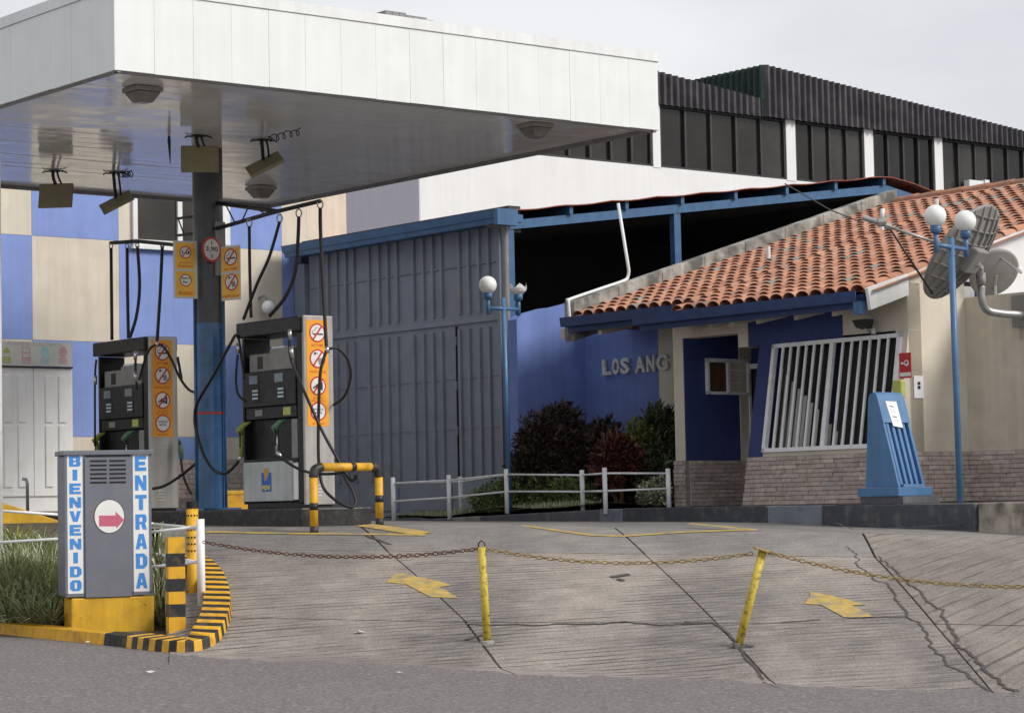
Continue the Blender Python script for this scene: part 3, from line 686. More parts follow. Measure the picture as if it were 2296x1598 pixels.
# soffit lights: wedge bowls
def soffit_light(px, py, lab):
    p = hitz(px, py, ZS); fr = Frame(p, U3, V3); s_ = .145
    t = thing('soffit_light', p, lab, 'ceiling light', 'bowl lights under the canopy')
    b = MB(); b.box(fr, -s_, s_, -s_, s_, -.05, -.004); b.build('housing', M['lamp_body'], t, bevel=.01)
    b = MB(); q = .92 * s_; e = .5 * s_
    b.prism([fr(-e, -e, -.15), fr(e, -e, -.15), fr(e, e, -.15), fr(-e, e, -.15)], [fr(-q, -q, -.052), fr(q, -q, -.052), fr(q, q, -.052), fr(-q, q, -.052)]); b.build('lens', M['lamp_lens'], t, bevel=.015)
soffit_light(320, 196, 'bowl light under the canopy by its front corner beside the shaded fascia')
soffit_light(1200, 278, 'bowl light under the far right end of the canopy')
soffit_light(585, 418, 'bowl light under the canopy edge above the hose boom')
def floodlight(px, py, drop, yaw, tilt, roll, lab):
    p = hitz(px, py, ZS); t = thing('floodlight', p, lab, 'floodlight', 'floodlights hung under the canopy')
    b = MB(); b.box(Frame(p, U3, V3), -.06, .06, -.05, .05, -.02, -.003)
    b.tube([p + Vector((-.14, 0, -.03)), p + Vector((-.12, 0, -.012)), p + Vector((.1, 0, -.012)), p + Vector((.15, 0, -.035))], .009, 6); b.build('mount', M['boom_steel'], t)
    c = p + Vector((.015, .0, -drop)); Rm = Matrix.Rotation(yaw, 3, 'Z') @ Matrix.Rotation(tilt, 3, 'X') @ Matrix.Rotation(roll, 3, 'Y')
    fr = Frame(c, Rm @ Vector((1, 0, 0)), Rm @ Vector((0, 1, 0)), Rm @ Vector((0, 0, 1)))
    b = MB(); b.tube(smooth_path([p + Vector((-.02, 0, -.01)), p + Vector((-.01, 0, -drop * .35)), fr(0, .12, -.025)], 4), .02, 8); b.tube(smooth_path([p + Vector((.03, 0, -.01)), p + Vector((.05, 0, -drop * .3)), fr(.07, .12, -.025)], 4), .013, 6); b.build('arm', M['boom_steel'], t)
    b = MB(); b.box(fr, -.20, .20, -.15, .15, -.02, .02); b.build('housing', M['flood_olive'], t, bevel=.008)
    b = MB(); b.box(fr, -.17, .17, -.12, .12, -.028, -.0205); b.build('glass', M['flood_olive'], t)
floodlight(122, 382, .30, R(-4), R(74), R(0), 'floodlight below the canopy in front of the blue wall square')
floodlight(258, 386, .36, R(20), R(24), R(-30), 'tilted floodlight with coiled cable below the canopy beside the dark window')
floodlight(444, 303, .26, R(6), R(76), R(1), 'floodlight in front of the top of the canopy column')
floodlight(590, 312, .28, R(20), R(26), R(-30), 'tilted floodlight with coiled cable right of the canopy column')
for pa, pb, nm in (((270, 378), (296, 377), 'coiled lamp cable beside the tilted floodlight near the dark window'), ((600, 298), (675, 280), 'coiled lamp cable hanging under the canopy right of the column')):
    a_ = hitz(*pa, ZS); c_ = hitz(*pb, ZS); pts = []
    for k in range(61):
        t = k / 60; an = t * 2 * math.pi * 5; p = a_.lerp(c_, t); p.z -= .07; pts.append(p + Vector((math.sin(an) * .03, math.cos(an * .5) * .02, math.cos(an) * .035 + random.uniform(-.006, .006))))
    o = MB().tube(pts, .006, 5).build('coiled_cable', M['boom_steel']); tag(o, nm, 'cable')
p = hitz(379, 305, ZS); b = MB(); b.tube([p + Vector((0, 0, .0)), p + Vector((0, 0, -.05)), p + Vector((0.01, 0, -.30))], [.012, .02, .004], 6); o = b.build('ceiling_rod', M['boom_steel']); tag(o, 'thin dark rod hanging from the canopy left of the column', 'rod')

# ================================================================== PUMP ISLAND
PR = at(686, 1137, 25.0); PLc = at(338, 1143, 27.5)
IF = Frame((PR.x, PR.y, CZ), -V3, -U3)                              # x along the island towards the viewer, y out of the pump fronts
isl = thing('pump_island', IF(-2.2, -.3, top_z(-3)), 'long black painted pump island under the two fuel pumps', 'island')
b = MB(); b.box(IF, -6.0, .14, -.74, .16, -.32, ISL); b.build('island_block', M['black_paint'], isl, bevel=.02)

# ================================================================== PUMPS
def pump(fr, lab, full):
    t = thing('fuel_pump', fr(-.6, -.18, 0), lab, 'fuel pump', 'fuel pumps on the island')
    W, D, H = 1.2, .37, 2.0
    def bx(nm, mt, x0, x1, y0, y1, z0, z1, bev=.006, par=t): return MB().box(fr, x0 - W, x1 - W, y0 - D, y1 - D, z0, z1).build(nm, M[mt], par, bevel=bev)
    # y runs 0 (rear) .. D (front)
    bx('plinth', 'black', .04, W - .02, .02, D - .03, 0, .065)
    bx('end_cabinet', 'pump_steel', W - .035, W, 0, D, .03, H)
    bx('pillar', 'pump_dark', W - .14, W - .037, .02, D - .005, .05, H - .17)
    bx('pillar', 'pump_dark', 0, .035, .02, D - .01, .05, H - .17)
    bx('header', 'pump_dark', -.03, W - .037, -.03, D + .045, H - .165, H - .005, .012)
    bx('back_plate', 'pump_dark', .036, W - .142, .03, .06, .06, 1.66)
    bx('printer_box', 'pump_grey', .10, .52, .07, D - .04, 1.46, 1.65)
    bx('printer_box', 'pump_grey', .522, .98, .07, D - .02, 1.46, 1.685)
    bx('control_label', 'black', .26, .36, D - .04, D - .036, 1.49, 1.62, 0)
    bx('light_tray', 'door_white', .50, .74, .12, D - .06, 1.69, 1.715)
    dp = bx('display_panel', 'pump_dark', .04, W - .15, .08, D + .01, 1.08, 1.455, .01)
    for k, x in enumerate((.24, .73)):
        s1 = bx('screen', 'screen', x - .07, x + .09, D + .01, D + .014, 1.33, 1.42, 0, dp); s2 = bx('screen', 'black', x - .07, x + .12, D + .01, D + .014, 1.14, 1.29, 0, dp)
        for q in range(3): MB().box(fr, x - .01 - W, x + .10 - W, .0141, .0155, 1.165 + q * .04, 1.185 + q * .04).build('digits', M['lcd_text'], s2)
    bx('middle_band', 'pump_dark', .06, W - .17, .08, D - .015, .95, 1.078)
    bx('sticker', 'notice_green', .78, .92, D - .015, D - .012, .975, 1.06, 0)
    bx('sticker', 'pump_grey', .24, .38, D - .015, D - .012, .985, 1.05, 0)
    bx('nozzle_bay', 'pump_dark', .04, W - .15, .08, D - .09, .5, .948)
    bx('bay_shelf', 'pump_dark', .02, W - .145, .09, D + .0, .48, .525)
    bx('nozzle_flap', 'pump_grey', W - .27, W - .155, D - .03, D - .01, .40, .93, .02)
    lp = bx('lower_panel', 'pump_panel', .02, W - .235, .05, D + .008, .075, .495, .008)
    bx('panel_edge', 'door_white', W - .23, W - .142, .05, D - .0, .085, .47)
    # emblem on the lower panel
    lf = Frame(fr(-W, .0085, 0), fr.ex, fr.ey)
    x0, z0, w_, h_ = .38, .18, .19, .25
    MB().extr(lf, [(x0, z0), (x0 + w_, z0), (x0 + w_, z0 + h_ * .8), (x0 + w_ * .78, z0 + h_ * .8), (x0 + w_ * .42, z0 + h_ * .42), (x0 + w_ * .2, z0 + h_ * .8), (x0, z0 + h_ * .8)], 0, .002).build('emblem', M['logo_blue'], lp)
    MB().extr(lf, [(x0 + w_ * .3, z0 + h_ * .42), (x0 + w_ * .78, z0 + h_ * .86), (x0 + w_ * .62, z0 + h_ * .86), (x0 + w_ * .72, z0 + h_), (x0 + w_ * .22, z0 + h_ * .97), (x0 + w_ * .32, z0 + h_ * .8)], .002, .004).build('emblem', M['logo_gold'], lp)
    text(lf, 'PDV', x0 + w_ * .08, z0 + .015, w_ * .84, .05, .002, M['logo_yellow'], lp, bold=.04)
    # side decal
    sf = Frame(fr(0, -D, 0), -fr.ey, fr.ex)                          # x runs away to the right, y out of the end cabinet
    sx, sw = .035, .27
    d = MB().extr(sf, [(sx, .86), (sx + .01, .845), (sx + sw - .01, .845), (sx + sw, .86), (sx + sw, 1.955), (sx, 1.955)], .0, .003).build('safety_decal', M['decal_orange'], t)
    return t, sf, d
def decal(sf, d):
    cx = .17
    for cz, kd in ((1.82, 'smoke'), (1.55, 'phone'), (1.265, 'pump'), (1.0, 'motor')): picto(sf, cx, cz, .1, .003, d, kd)
    for s_, z, w_, h_ in (('NO FUME', 1.675, .15, .03), ('APAGUE EL CELULAR', 1.40, .21, .026), ('NO ACEPTE A', 1.13, .13, .02), ('PISO ENCENDIDO', 1.102, .17, .018), ('SEGURIDAD', .862, .15, .022)):
        text(sf, s_, cx - w_ / 2, z, w_, h_, .003, M['ink_red'], d, bold=.012, depth=.001)
PUR = Frame((PR.x, PR.y, CZ + ISL), -V3, -U3); PUL = Frame((PLc.x, PLc.y, CZ + ISL), -V3, -U3)
# the frame's x=0,y=0 is the front right corner, so the side face starts there
def side_frame(fr): return Frame(fr(0, 0, 0), -fr.ey, fr.ex)
for fr, lab in ((PUR, 'fuel pump with blue emblem panel, beside the yellow hoop guard'), (PUL, 'fuel pump behind the grey welcome sign box')):
    t, sf, d = pump(fr, lab, True)
    decal_fr = side_frame(fr)
    for c in list(d.children): pass
    # rebuild the decal on the visible end face
    me = d.data; bpy.data.objects.remove(d)
    d = MB().extr(decal_fr, [(.035, .86), (.045, .845), (.295, .845), (.305, .86), (.305, 1.955), (.035, 1.955)], .0, .003).build('safety_decal', M['decal_orange'], t)
    decal(decal_fr, d)
    for k in range(4): MB().box(decal_fr, .1, .2, 0, .004, .12 + k * .035, .13 + k * .035).build('vent_slot', M['white_trim'], t)
    # nozzles hang in the bay
    W = 1.2
    for k, (x, m_) in enumerate(((.03, 'lime_plastic'), (.72, 'green_plastic'))):
        y = .03; b = MB()
        b.tube([fr(x - W, y, .80), fr(x - W, y + .03, .84), fr(x - W + .05, y, .90), fr(x - W + .09, y - .06, .93)], [.03, .042, .03, .012], 8)
        nzz = b.build('nozzle', M[m_], t, smooth=True)
        b = MB(); b.tube([fr(x - W, y, .56), fr(x - W, y, .80)], .024, 8); b.build('nozzle_sleeve', M['lime_plastic' if k == 0 else 'chrome'], nzz, smooth=True)
        b = MB(); b.tube([fr(x - W + .02, y + .04, .84), fr(x - W + .07, y + .06, .78), fr(x - W + .03, y + .04, .66)], .008, 6); b.build('trigger_guard', M['black'], nzz)
    fr_roots = t
    if fr is PUR: pump_r = t
    else: pump_l = t
def hose(pts, parent, r=.017, nm='hose', mt='rubber', n=7):
    return MB().tube(smooth_path([at(*p) for p in pts], n), r, 8).build(nm, M[mt], parent, smooth=True)
# right pump
hose([(718, 468, 24.95), (719, 528, 24.9), (727, 690, 24.8), (732, 781, 24.75)], pump_r, .019)
hose([(732, 784, 24.75), (756, 781, 24.8), (779, 806, 24.9), (786, 845, 25.0), (772, 888, 25.1), (747, 908, 25.2)], pump_r, .014)
hose([(732, 785, 24.75), (719, 830, 24.72), (715, 900, 24.72), (714, 1020, 24.72), (722, 1085, 24.7), (746, 1116, 24.65), (782, 1136, 24.7), (797, 1128, 24.75), (790, 1100, 24.8), (765, 1055, 24.9), (752, 1030, 25.1)], pump_r, .016)
hose([(670, 486, 25.2), (668, 540, 25.25), (662, 610, 25.3), (640, 665, 25.35), (604, 709, 25.45)], pump_r, .019)
hose([(627, 497, 25.35), (604, 575, 25.4), (575, 640, 25.5), (546, 716, 25.65)], pump_r, .017)
hose([(559, 508, 25.8), (560, 600, 25.75), (563, 712, 25.75)], pump_r, .017)
hose([(537, 756, 25.75), (528, 752, 25.7), (516, 772, 25.7), (478, 842, 25.9), (444, 900, 26.2), (437, 930, 26.3), (440, 965, 26.3), (458, 1022, 26.2), (480, 1054, 26.0), (506, 1060, 25.8), (528, 1042, 25.7), (540, 1024, 25.65)], pump_r, .017)
hose([(535, 756, 25.75), (541, 800, 25.75), (548, 850, 25.72)], pump_r, .013)
hose([(533, 795, 25.76), (529, 850, 25.76), (534, 884, 25.74), (552, 900, 25.7)], pump_r, .013)
hose([(649, 742, 24.85), (650, 790, 24.85), (660, 826, 24.8), (690, 895, 24.6), (722, 965, 24.5), (752, 1020, 24.45), (782, 1072, 24.45), (796, 1074, 24.5), (797, 1064, 24.5)], pump_r, .016)
hose([(622, 1020, 25.0), (640, 1033, 24.9), (672, 1052, 24.8), (708, 1061, 24.6), (752, 1061, 24.5), (788, 1050, 24.45), (806, 1036, 24.5)], pump_r, .015)
for a_, c_, Y in (((649, 738), (651, 762), 24.83), ((652, 778), (656, 802), 24.82), ((534, 770), (533, 792), 25.74), ((732, 776), (735, 792), 24.74), ((622, 1012), (632, 1028), 24.98), ((534, 1032), (541, 1022), 25.64)):
    MB().tube([at(*a_, Y), at(*c_, Y)], .021, 8).build('coupling', M['chrome'], pump_r, smooth=True)
# left pump
for pts, r_ in (([(249, 556, 27.9), (250, 660, 27.9), (251, 762, 27.9)], .019), ([(285, 556, 27.8), (286, 660, 27.8), (288, 758, 27.75)], .019), ([(308, 552, 27.75), (313, 640, 27.75), (306, 708, 27.7), (291, 757, 27.7)], .019),
                ([(364, 552, 27.4), (359, 660, 27.35), (352, 768, 27.3)], .019), ([(352, 772, 27.3), (336, 782, 27.3), (322, 815, 27.35), (312, 852, 27.4)], .014),
                ([(352, 772, 27.3), (366, 777, 27.2), (384, 805, 27.1), (404, 848, 27.0), (424, 874, 26.9), (441, 880, 26.8)], .015), ([(216, 806, 28.25), (213, 850, 28.25), (213, 1000, 28.25)], .013),
                ([(398, 800, 27.6), (404, 832, 27.6), (407, 850, 27.6)], .016), ([(403, 990, 27.6), (407, 1040, 27.6), (414, 1075, 27.5), (428, 1105, 27.3)], .015), ([(343, 1095, 27.2), (370, 1088, 27.1), (405, 1066, 27.0), (440, 1038, 26.9)], .017)):
    hose(pts, pump_l, r_)
for a_, c_, Y in (((303, 832), (305, 856), 27.35), ((305, 786), (303, 806), 27.35), ((214, 842), (214, 862), 28.22), ((350, 764), (355, 778), 27.28)):
    MB().tube([at(*a_, Y), at(*c_, Y)], .021, 8).build('coupling', M['chrome'], pump_l, smooth=True)
hose([(304, 806, 27.35), (304, 832, 27.35), (307, 872, 27.38)], pump_l, .014)
MB().tube([at(402, 985, 27.62), at(406, 1010, 27.6), at(407, 1030, 27.6)], [.012, .035, .02], 8).build('nozzle', M['green_plastic'], pump_l, smooth=True)

# ================================================================== HOSE BOOMS
bo = thing('hose_boom', at(494, 480, COLY), 'black triangular truss boom reaching from the column over the emblem pump', 'boom')
def bar(par, nm, r_, *pts): return MB().tube([at(*p) for p in pts], r_, 8).build(nm, M['boom_steel'], par, smooth=True)
bar(bo, 'top_chord', .024, (478, 454, 26.55), (600, 471, 25.6), (624, 474, 25.45)); bar(bo, 'bottom_chord', .024, (478, 515, 26.5), (600, 480, 25.6), (626, 473, 25.42), (718, 451, 24.95))
for p, q in (((506, 459, 26.4), (528, 502, 26.2)), ((556, 466, 26.0), (541, 499, 26.1)), ((576, 468, 25.85), (597, 482, 25.65)), ((604, 478, 25.6), (620, 474, 25.5)), ((484, 448, 26.5), (484, 518, 26.5))): bar(bo, 'web_rod', .008, p, q)
for px, py, Y in ((718, 458, 24.95), (670, 478, 25.2), (627, 490, 25.38), (559, 500, 25.8)):
    c_ = at(px, py, Y); MB().tube([c_ + Vector((.03 * math.sin(a * .8), 0, .045 * math.cos(a * .8) )) for a in range(9)], .008, 5).build('hook_ring', M['galv'], bo)
bo2 = thing('hose_boom', at(430, 548, COLY), 'black bar boom holding the hoses of the pump behind the sign box', 'boom')
bar(bo2, 'bar', .022, (462, 556, 26.62), (380, 548, 27.2), (310, 541, 27.7), (290, 542, 27.8), (247, 545, 27.95)); bar(bo2, 'bar', .016, (462, 520, 26.62), (398, 528, 27.0)); bar(bo2, 'bar', .016, (462, 482, 26.62), (398, 490, 27.0)); bar(bo2, 'web_rod', .008, (400, 492, 27.0), (412, 524, 26.95))
for px, py, Y in ((249, 552, 27.9), (285, 552, 27.8), (308, 550, 27.72), (364, 550, 27.38)):
    c_ = at(px, py, Y); MB().tube([c_ + Vector((.02 * math.sin(a * .8), 0, .03 * math.cos(a * .8))) for a in range(9)], .007, 5).build('hook_ring', M['galv'], bo2)

# ================================================================== SIGNS ON THE COLUMN
fr, w_, h_ = panel_frame(390, 443, 540, 669, 26.25, 26.38)
t = thing('safety_sign', fr(w_ / 2, 0, 0), 'two-part orange safety sign on a pale board left of the column', 'sign', 'orange signs on the column')
MB().box(fr, 0, w_, -.012, 0, 0, h_).build('board', M['sign_board'], t)
for z0, z1 in ((.035 * h_, .47 * h_), (.515 * h_, .965 * h_)): MB().box(fr, .09 * w_, .9 * w_, 0, .002, z0, z1).build('poster', M['decal_yellow'], t)
picto(fr, .5 * w_, .8 * h_, .24 * w_ * 1.05, .002, t, 'people'); picto(fr, .5 * w_, .315 * h_, .24 * w_ * 1.05, .002, t, 'none', False)
text(fr, 'NO ACEPTE A', .24 * w_, .605 * h_, .5 * w_, .028 * h_, .002, M['ink_red'], t, depth=.001); text(fr, 'PISO ENCENDIDO', .2 * w_, .545 * h_, .6 * w_, .032 * h_, .002, M['ink_red'], t, depth=.001)
text(fr, 'Apague el', .32 * w_, .325 * h_, .36 * w_, .05 * h_, .0055, M['ink'], t, depth=.001); text(fr, 'Motor', .38 * w_, .265 * h_, .22 * w_, .04 * h_, .0055, M['ink'], t, depth=.001)
text(fr, 'SEGURIDAD', .2 * w_, .06 * h_, .6 * w_, .06 * h_, .002, M['ink_red'], t, depth=.001)
fr, w_, h_ = panel_frame(497, 539, 551, 673, 26.35, 26.2)
t = thing('safety_sign', fr(w_ / 2, 0, 0), 'two-part orange sign right of the column with cigarette and telephone roundels', 'sign', 'orange signs on the column')
MB().box(fr, 0, w_, -.012, 0, 0, h_).build('board', M['sign_board'], t)
for z0, z1 in ((.04 * h_, .475 * h_), (.53 * h_, .96 * h_)): MB().box(fr, .03 * w_, .97 * w_, 0, .002, z0, z1).build('poster', M['decal_yellow'], t)
picto(fr, .52 * w_, .79 * h_, .35 * w_, .002, t, 'smoke'); picto(fr, .55 * w_, .33 * h_, .35 * w_, .002, t, 'phone')
text(fr, 'NO FUME', .18 * w_, .55 * h_, .66 * w_, .05 * h_, .002, M['ink_red'], t, depth=.001); text(fr, 'APAGUE EL CELULAR', .06 * w_, .055 * h_, .88 * w_, .045 * h_, .002, M['ink_red'], t, depth=.001)
fr, w_, h_ = panel_frame(455, 494, 531, 588, 26.22, 26.42)
t = thing('height_sign', fr(w_ / 2, 0, 0), 'round red-rimmed clearance sign reading 3,90 on the column', 'sign')
rr = h_ / 2; disc(fr, rr * .95, rr, rr, -.01, 0, 'rim', M['sign_red'], t); disc(fr, rr * .95, rr, rr * .82, 0, .002, 'face', M['sign_board'], t)
text(fr, '3,90', rr * .3, rr * .82, rr * 1.3, rr * .42, .002, M['ink'], t, bold=.01)
for z0 in (.32, 1.38): MB().box(fr, rr * .91, rr * .99, .002, .004, rr * z0, rr * (z0 + .3)).build('arrow_mark', M['ink'], t)

# ================================================================== HOOP GUARD AND YELLOW BIN
a_ = gpt(706, 1173); e_ = gpt(853, 1174); Yh = 24.0
p0 = at(704, 1168, 23.95); p1 = at(851, 1168, 24.5); zt_ = (at(704, 1047, 23.95)).z
g0 = G(p0.x, p0.y); g1 = G(p1.x, p1.y)
hg = thing('hoop_guard', (g0 + g1) / 2, 'yellow steel hoop guard with black bends in front of the emblem pump', 'barrier')
r_ = .042
def seg(p, q, mt, nm='tube'): MB().tube([p, q], r_, 14).build(nm, M[mt], hg, smooth=True)
def up(p, z): return Vector((p.x, p.y, z))
for q in (g0, g1):
    seg(up(q, q.z - .02), up(q, q.z + .07), 'black_paint', 'foot'); seg(up(q, q.z + .07), up(q, zt_ - .1), 'yellow_paint', 'post')
    MB().tube([up(q, q.z + .23), up(q, q.z + .30)], r_ + .0015, 14).build('tape', M['black_paint'], hg, smooth=True)
dr = (g1 - g0); dr.z = 0; Ld = dr.length; dr.normalize()
for q, s_ in ((g0, 1), (g1, -1)):
    pts = [up(q, zt_ - .1), up(q, zt_ - .05) + dr * (.008 * s_), up(q, zt_ - .018) + dr * (.035 * s_), up(q, zt_) + dr * (.1 * s_)]
    MB().tube(smooth_path(pts, 4), r_ + .006, 14).build('elbow', M['black_paint'], hg, smooth=True)
seg(up(g0, zt_) + dr * .1, up(g1, zt_) - dr * .1, 'yellow_paint', 'rail')
MB().tube([up(g0, zt_) + dr * (Ld * .56), up(g0, zt_) + dr * (Ld * .63)], r_ + .0015, 14).build('tape', M['black_paint'], hg, smooth=True)
fr = Frame((at(520, 1140, 28.2).x, 28.2, CZ), U3, -V3)
t = thing('waste_bin', fr(0, 0, top_z(-3)), 'square yellow waste bin standing behind the column', 'bin')
MB().box(fr, -.17, .17, -.17, .17, top_z(-3), .20).build('body', M['yellow_paint'], t, bevel=.01); MB().box(fr, -.18, .18, -.18, .18, .2, .25).build('lid', M['yellow_plinth'], t, bevel=.01)

# ================================================================== OFFICE WITH TILED ROOF
OF = wall_v(5.43, 24.25)                                            # facade plane; x to the right, y out towards the forecourt
ZP = zt                                                            # platform top
off = thing('office_building', OF(-4.2, -2, ZP), 'low blue and beige office with terracotta barrel tiles and slanted barred window', 'building')
xK = -1.88                                                         # right corner
def ox(px, py, y=0): return OF.pix(px, py, y)[0]
def oz(px, py, y=0): return OF.pix(px, py, y)[1]
ZB = 1.80; BAT = .18
def bo_(z): return max(0, BAT * (ZB - z))
xB0 = ox(1703, 760); xW0 = ox(1736, 772); xW1 = ox(2026, 743); zW1 = oz(1736, 772) ; zW0 = .55
# battered bay wall: pieces round the window
def bay(nm, mt, x0, x1, z0, z1, t=.2, o0=0.0, par=off):
    b = MB(); b.prism([OF(x0, -t, z0), OF(x0, bo_(z0) + o0, z0), OF(x1, bo_(z0) + o0, z0), OF(x1, -t, z0)][::-1], [OF(x0, -t, z1), OF(x0, bo_(z1) + o0, z1), OF(x1, bo_(z1) + o0, z1), OF(x1, -t, z1)][::-1]); return b.build(nm, M[mt], par)
zSt = .50
bay('bay_base', 'stone_base', xB0, xK, ZP, zSt)
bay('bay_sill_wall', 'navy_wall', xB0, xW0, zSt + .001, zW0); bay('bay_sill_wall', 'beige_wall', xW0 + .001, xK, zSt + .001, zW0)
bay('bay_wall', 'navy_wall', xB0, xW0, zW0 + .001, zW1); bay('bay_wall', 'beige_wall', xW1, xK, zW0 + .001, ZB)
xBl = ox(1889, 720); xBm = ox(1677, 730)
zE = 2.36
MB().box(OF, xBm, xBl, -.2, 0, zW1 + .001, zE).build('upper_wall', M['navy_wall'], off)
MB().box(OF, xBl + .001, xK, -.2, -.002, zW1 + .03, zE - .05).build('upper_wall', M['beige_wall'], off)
b = MB(); b.box(OF, xB0, xW1, -.19, -.01, zW1 - .03, zW1 - .0005); b.build('lintel', M['navy_wall'], off)
# porch
xC0 = ox(1512, 900); xC1 = ox(1534, 900)
zL = oz(1600, 752)
MB().box(OF, xC0, xBm - .001, -.22, .004, zL, zE).build('porch_beam', M['beige_wall'], off)
MB().box(OF, ox(1656, 740), xBm + .004, -.22, .012, zW1 + .0, zL + .002).build('beam_end', M['beige_wall'], off)
MB().box(OF, xC0, xC1, -.24, 0, zSt, zL - .001).build('porch_column', M['beige_wall'], off)
MB().box(OF, xC0 - .015, xC1 + .012, -.25, .012, ZP, zSt - .001).build('column_base', M['stone_base'], off)
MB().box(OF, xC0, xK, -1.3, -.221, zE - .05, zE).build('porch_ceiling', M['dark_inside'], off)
PG = Frame(OF(xC1 + .014, -.004, 0), U3, -V3)                                  # porch side wall, runs backwards
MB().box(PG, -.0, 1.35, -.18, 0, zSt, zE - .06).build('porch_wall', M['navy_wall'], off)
MB().box(PG, .013, 1.35, -.18, .012, ZP, zSt - .001).build('porch_stone', M['stone_base'], off)
# porch window
wx0, wz1 = PG.pix(1580, 803); wx1, _ = PG.pix(1676, 812); _, wz0 = PG.pix(1580, 884)
pw = MB(); f_ = .035
for q in ((wx0, wx1, wz0, wz0 + f_), (wx0, wx1, wz1 - f_ * 1.3, wz1), (wx0, wx0 + f_, wz0, wz1), (wx1 - f_, wx1, wz0, wz1), ((wx0 + wx1) / 2 - .02, (wx0 + wx1) / 2 + .02, wz0, wz1)): pw.box(PG, q[0], q[1], .002, .045, q[2], q[3])
pw = pw.build('window', M['white_paint'], off)
MB().box(PG, wx0 + f_, (wx0 + wx1) / 2 - .02, .004, .012, wz0 + f_, wz1 - f_).build('pane', M['wood'], pw); MB().box(PG, (wx0 + wx1) / 2 + .02, wx1 - f_, .004, .012, wz0 + f_, wz1 - f_).build('pane', M['beige_wall'], pw)
for k in range(2): MB().box(PG, (wx0 + wx1) / 2 + .02, wx1 - .12, .012, .02, wz0 + .14 + k * .15, wz0 + .155 + k * .15).build('louvre', M['white_paint'], pw)
# door, on the wall behind the bay
DX0 = OF.pix(1676, 900, -1.06)[0]
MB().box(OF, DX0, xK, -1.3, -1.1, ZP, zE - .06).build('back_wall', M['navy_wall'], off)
dr_ = MB(); dr_.box(OF, DX0 + .01, DX0 + .06, -1.098, -1.04, ZP, 1.66); dr_.box(OF, DX0 + .06, DX0 + .9, -1.098, -1.06, ZP, .85); dr_.box(OF, DX0 + .06, DX0 + .9, -1.098, -1.05, 1.6, 1.66); dr_ = dr_.build('door', M['white_paint'], off)
MB().box(OF, DX0 + .06, DX0 + .9, -1.097, -1.075, .85, 1.6).build('pane', M['glass_dark'], dr_); MB().box(OF, DX0 + .12, DX0 + .22, -1.05, -1.03, .95, .97).build('handle', M['chrome'], dr_)
# letters wall
LW = OF.sub(0, -.9, 0); xl0 = LW.pix(1313, 850)[0]; xlm = LW.pix(1478, 850)[0]
MB().box(LW, xl0, xlm, -.2, 0, ZP - .25, 2.46).build('sign_wall', M['blue_wall'], off); MB().box(LW, xlm + .001, xC0 + .2, -.2, .002, ZP - .25, 2.46).build('sign_wall', M['beige_wall'], off)
lx = lambda px, py: LW.pix(px, py)
zlo = lx(1360, 842)[1]; zhi = lx(1360, 806)[1]
xs_ = [(1356, 1378, 'L'), (1379, 1395, 'O'), (1397, 1418, 'S'), (1430, 1454, 'A'), (1456, 1475, 'N'), (1478, 1504, 'G')]
for a_, c_, ch in xs_:
    xa, xb = lx(a_, 825)[0], lx(c_, 825)[0]; text(LW, ch, xa, zlo, xb - xa - .015, zhi - zlo, .02, M['letter_grey'], off, 'letter', .035, .03)
# blue return wall with sloping top
BW = Frame(LW(xl0, 0, 0), -U3, -V3); BWu = wall_u(LW(xl0, 0, 0).x, LW(xl0, 0, 0).y)
sA = -BWu.pix(1160, 800)[0]; sB = -BWu.pix(1226, 700)[0]
zA = BWu.pix(1163, 716)[1]; zBt = BWu.pix(1222, 690)[1]
prof = [(-sA, ZP - .3), (0.0, ZP - .3), (0, BWu.pix(1312, 672)[1]), (-sB, BWu.pix(1225, 693)[1]), (-sB - .01, zBt), (-sB - .25, zBt - .06), (-sA + .1, zA + .06), (-sA, zA)]
MB().extr(BWu, prof, -.18, 0).build('return_wall', M['blue_wall'], off)
# side wall of the office, runs away on the right; beige then white
SW = wall_u(OF(xK, 0, 0).x, OF(xK, 0, 0).y)
EAVE, SL = .6, .30
def rz(y): return 2.19 + SL * (EAVE - y)
sP = SW.pix(2168, 850)[0]
MB().extr(SW, [(0, ZP), (sP, ZP), (sP, rz(-sP) + .02), (0, rz(0) + .02)], -.18, 0).build('side_wall', M['beige_wall'], off)
MB().extr(SW, [(sP + .001, ZP), (6.7, ZP), (6.7, rz(-6.7) + .02), (sP + .001, rz(-sP) + .02)], -.18, -.003).build('side_wall', M['white_wall'], off)
MB().box(SW, -.03, sP - .02, .0, .012, ZP, zSt).build('side_stone', M['stone_base'], off)
# rear walls close the building
MB().box(OF, -7.2, xK, -6.8, -6.6, ZP, 4.0).build('rear_wall', M['dark_inside'], off)

# barred window
win = thing('barred_window', OF((xW0 + xW1) / 2, bo_(zW0), zW0), 'wide slanted office window behind white vertical security bars', 'window')
def bp(x, z, o): return OF(x, bo_(z) + o, z)
def bbar(nm, x0, x1, z0, z1, o0, o1, mt, par=win):
    b = MB(); b.prism([bp(x0, z0, o0), bp(x0, z0, o1), bp(x1, z0, o1), bp(x1, z0, o0)], [bp(x0, z1, o0), bp(x0, z1, o1), bp(x1, z1, o1), bp(x1, z1, o0)]); return b.build(nm, M[mt], par)
fw = .045
for x0, x1, z0, z1 in ((xW0, xW1, zW0, zW0 + fw), (xW0, xW1, zW1 - fw, zW1), (xW0, xW0 + fw, zW0, zW1), (xW1 - fw * 1.4, xW1, zW0, zW1)): bbar('frame', x0, x1, z0, z1, -.03, .03, 'white_paint')
xm = xW0 + (xW1 - xW0) * .475
bbar('mullion', xm - .03, xm + .03, zW0 + fw, zW1 - fw, -.02, .025, 'white_paint')
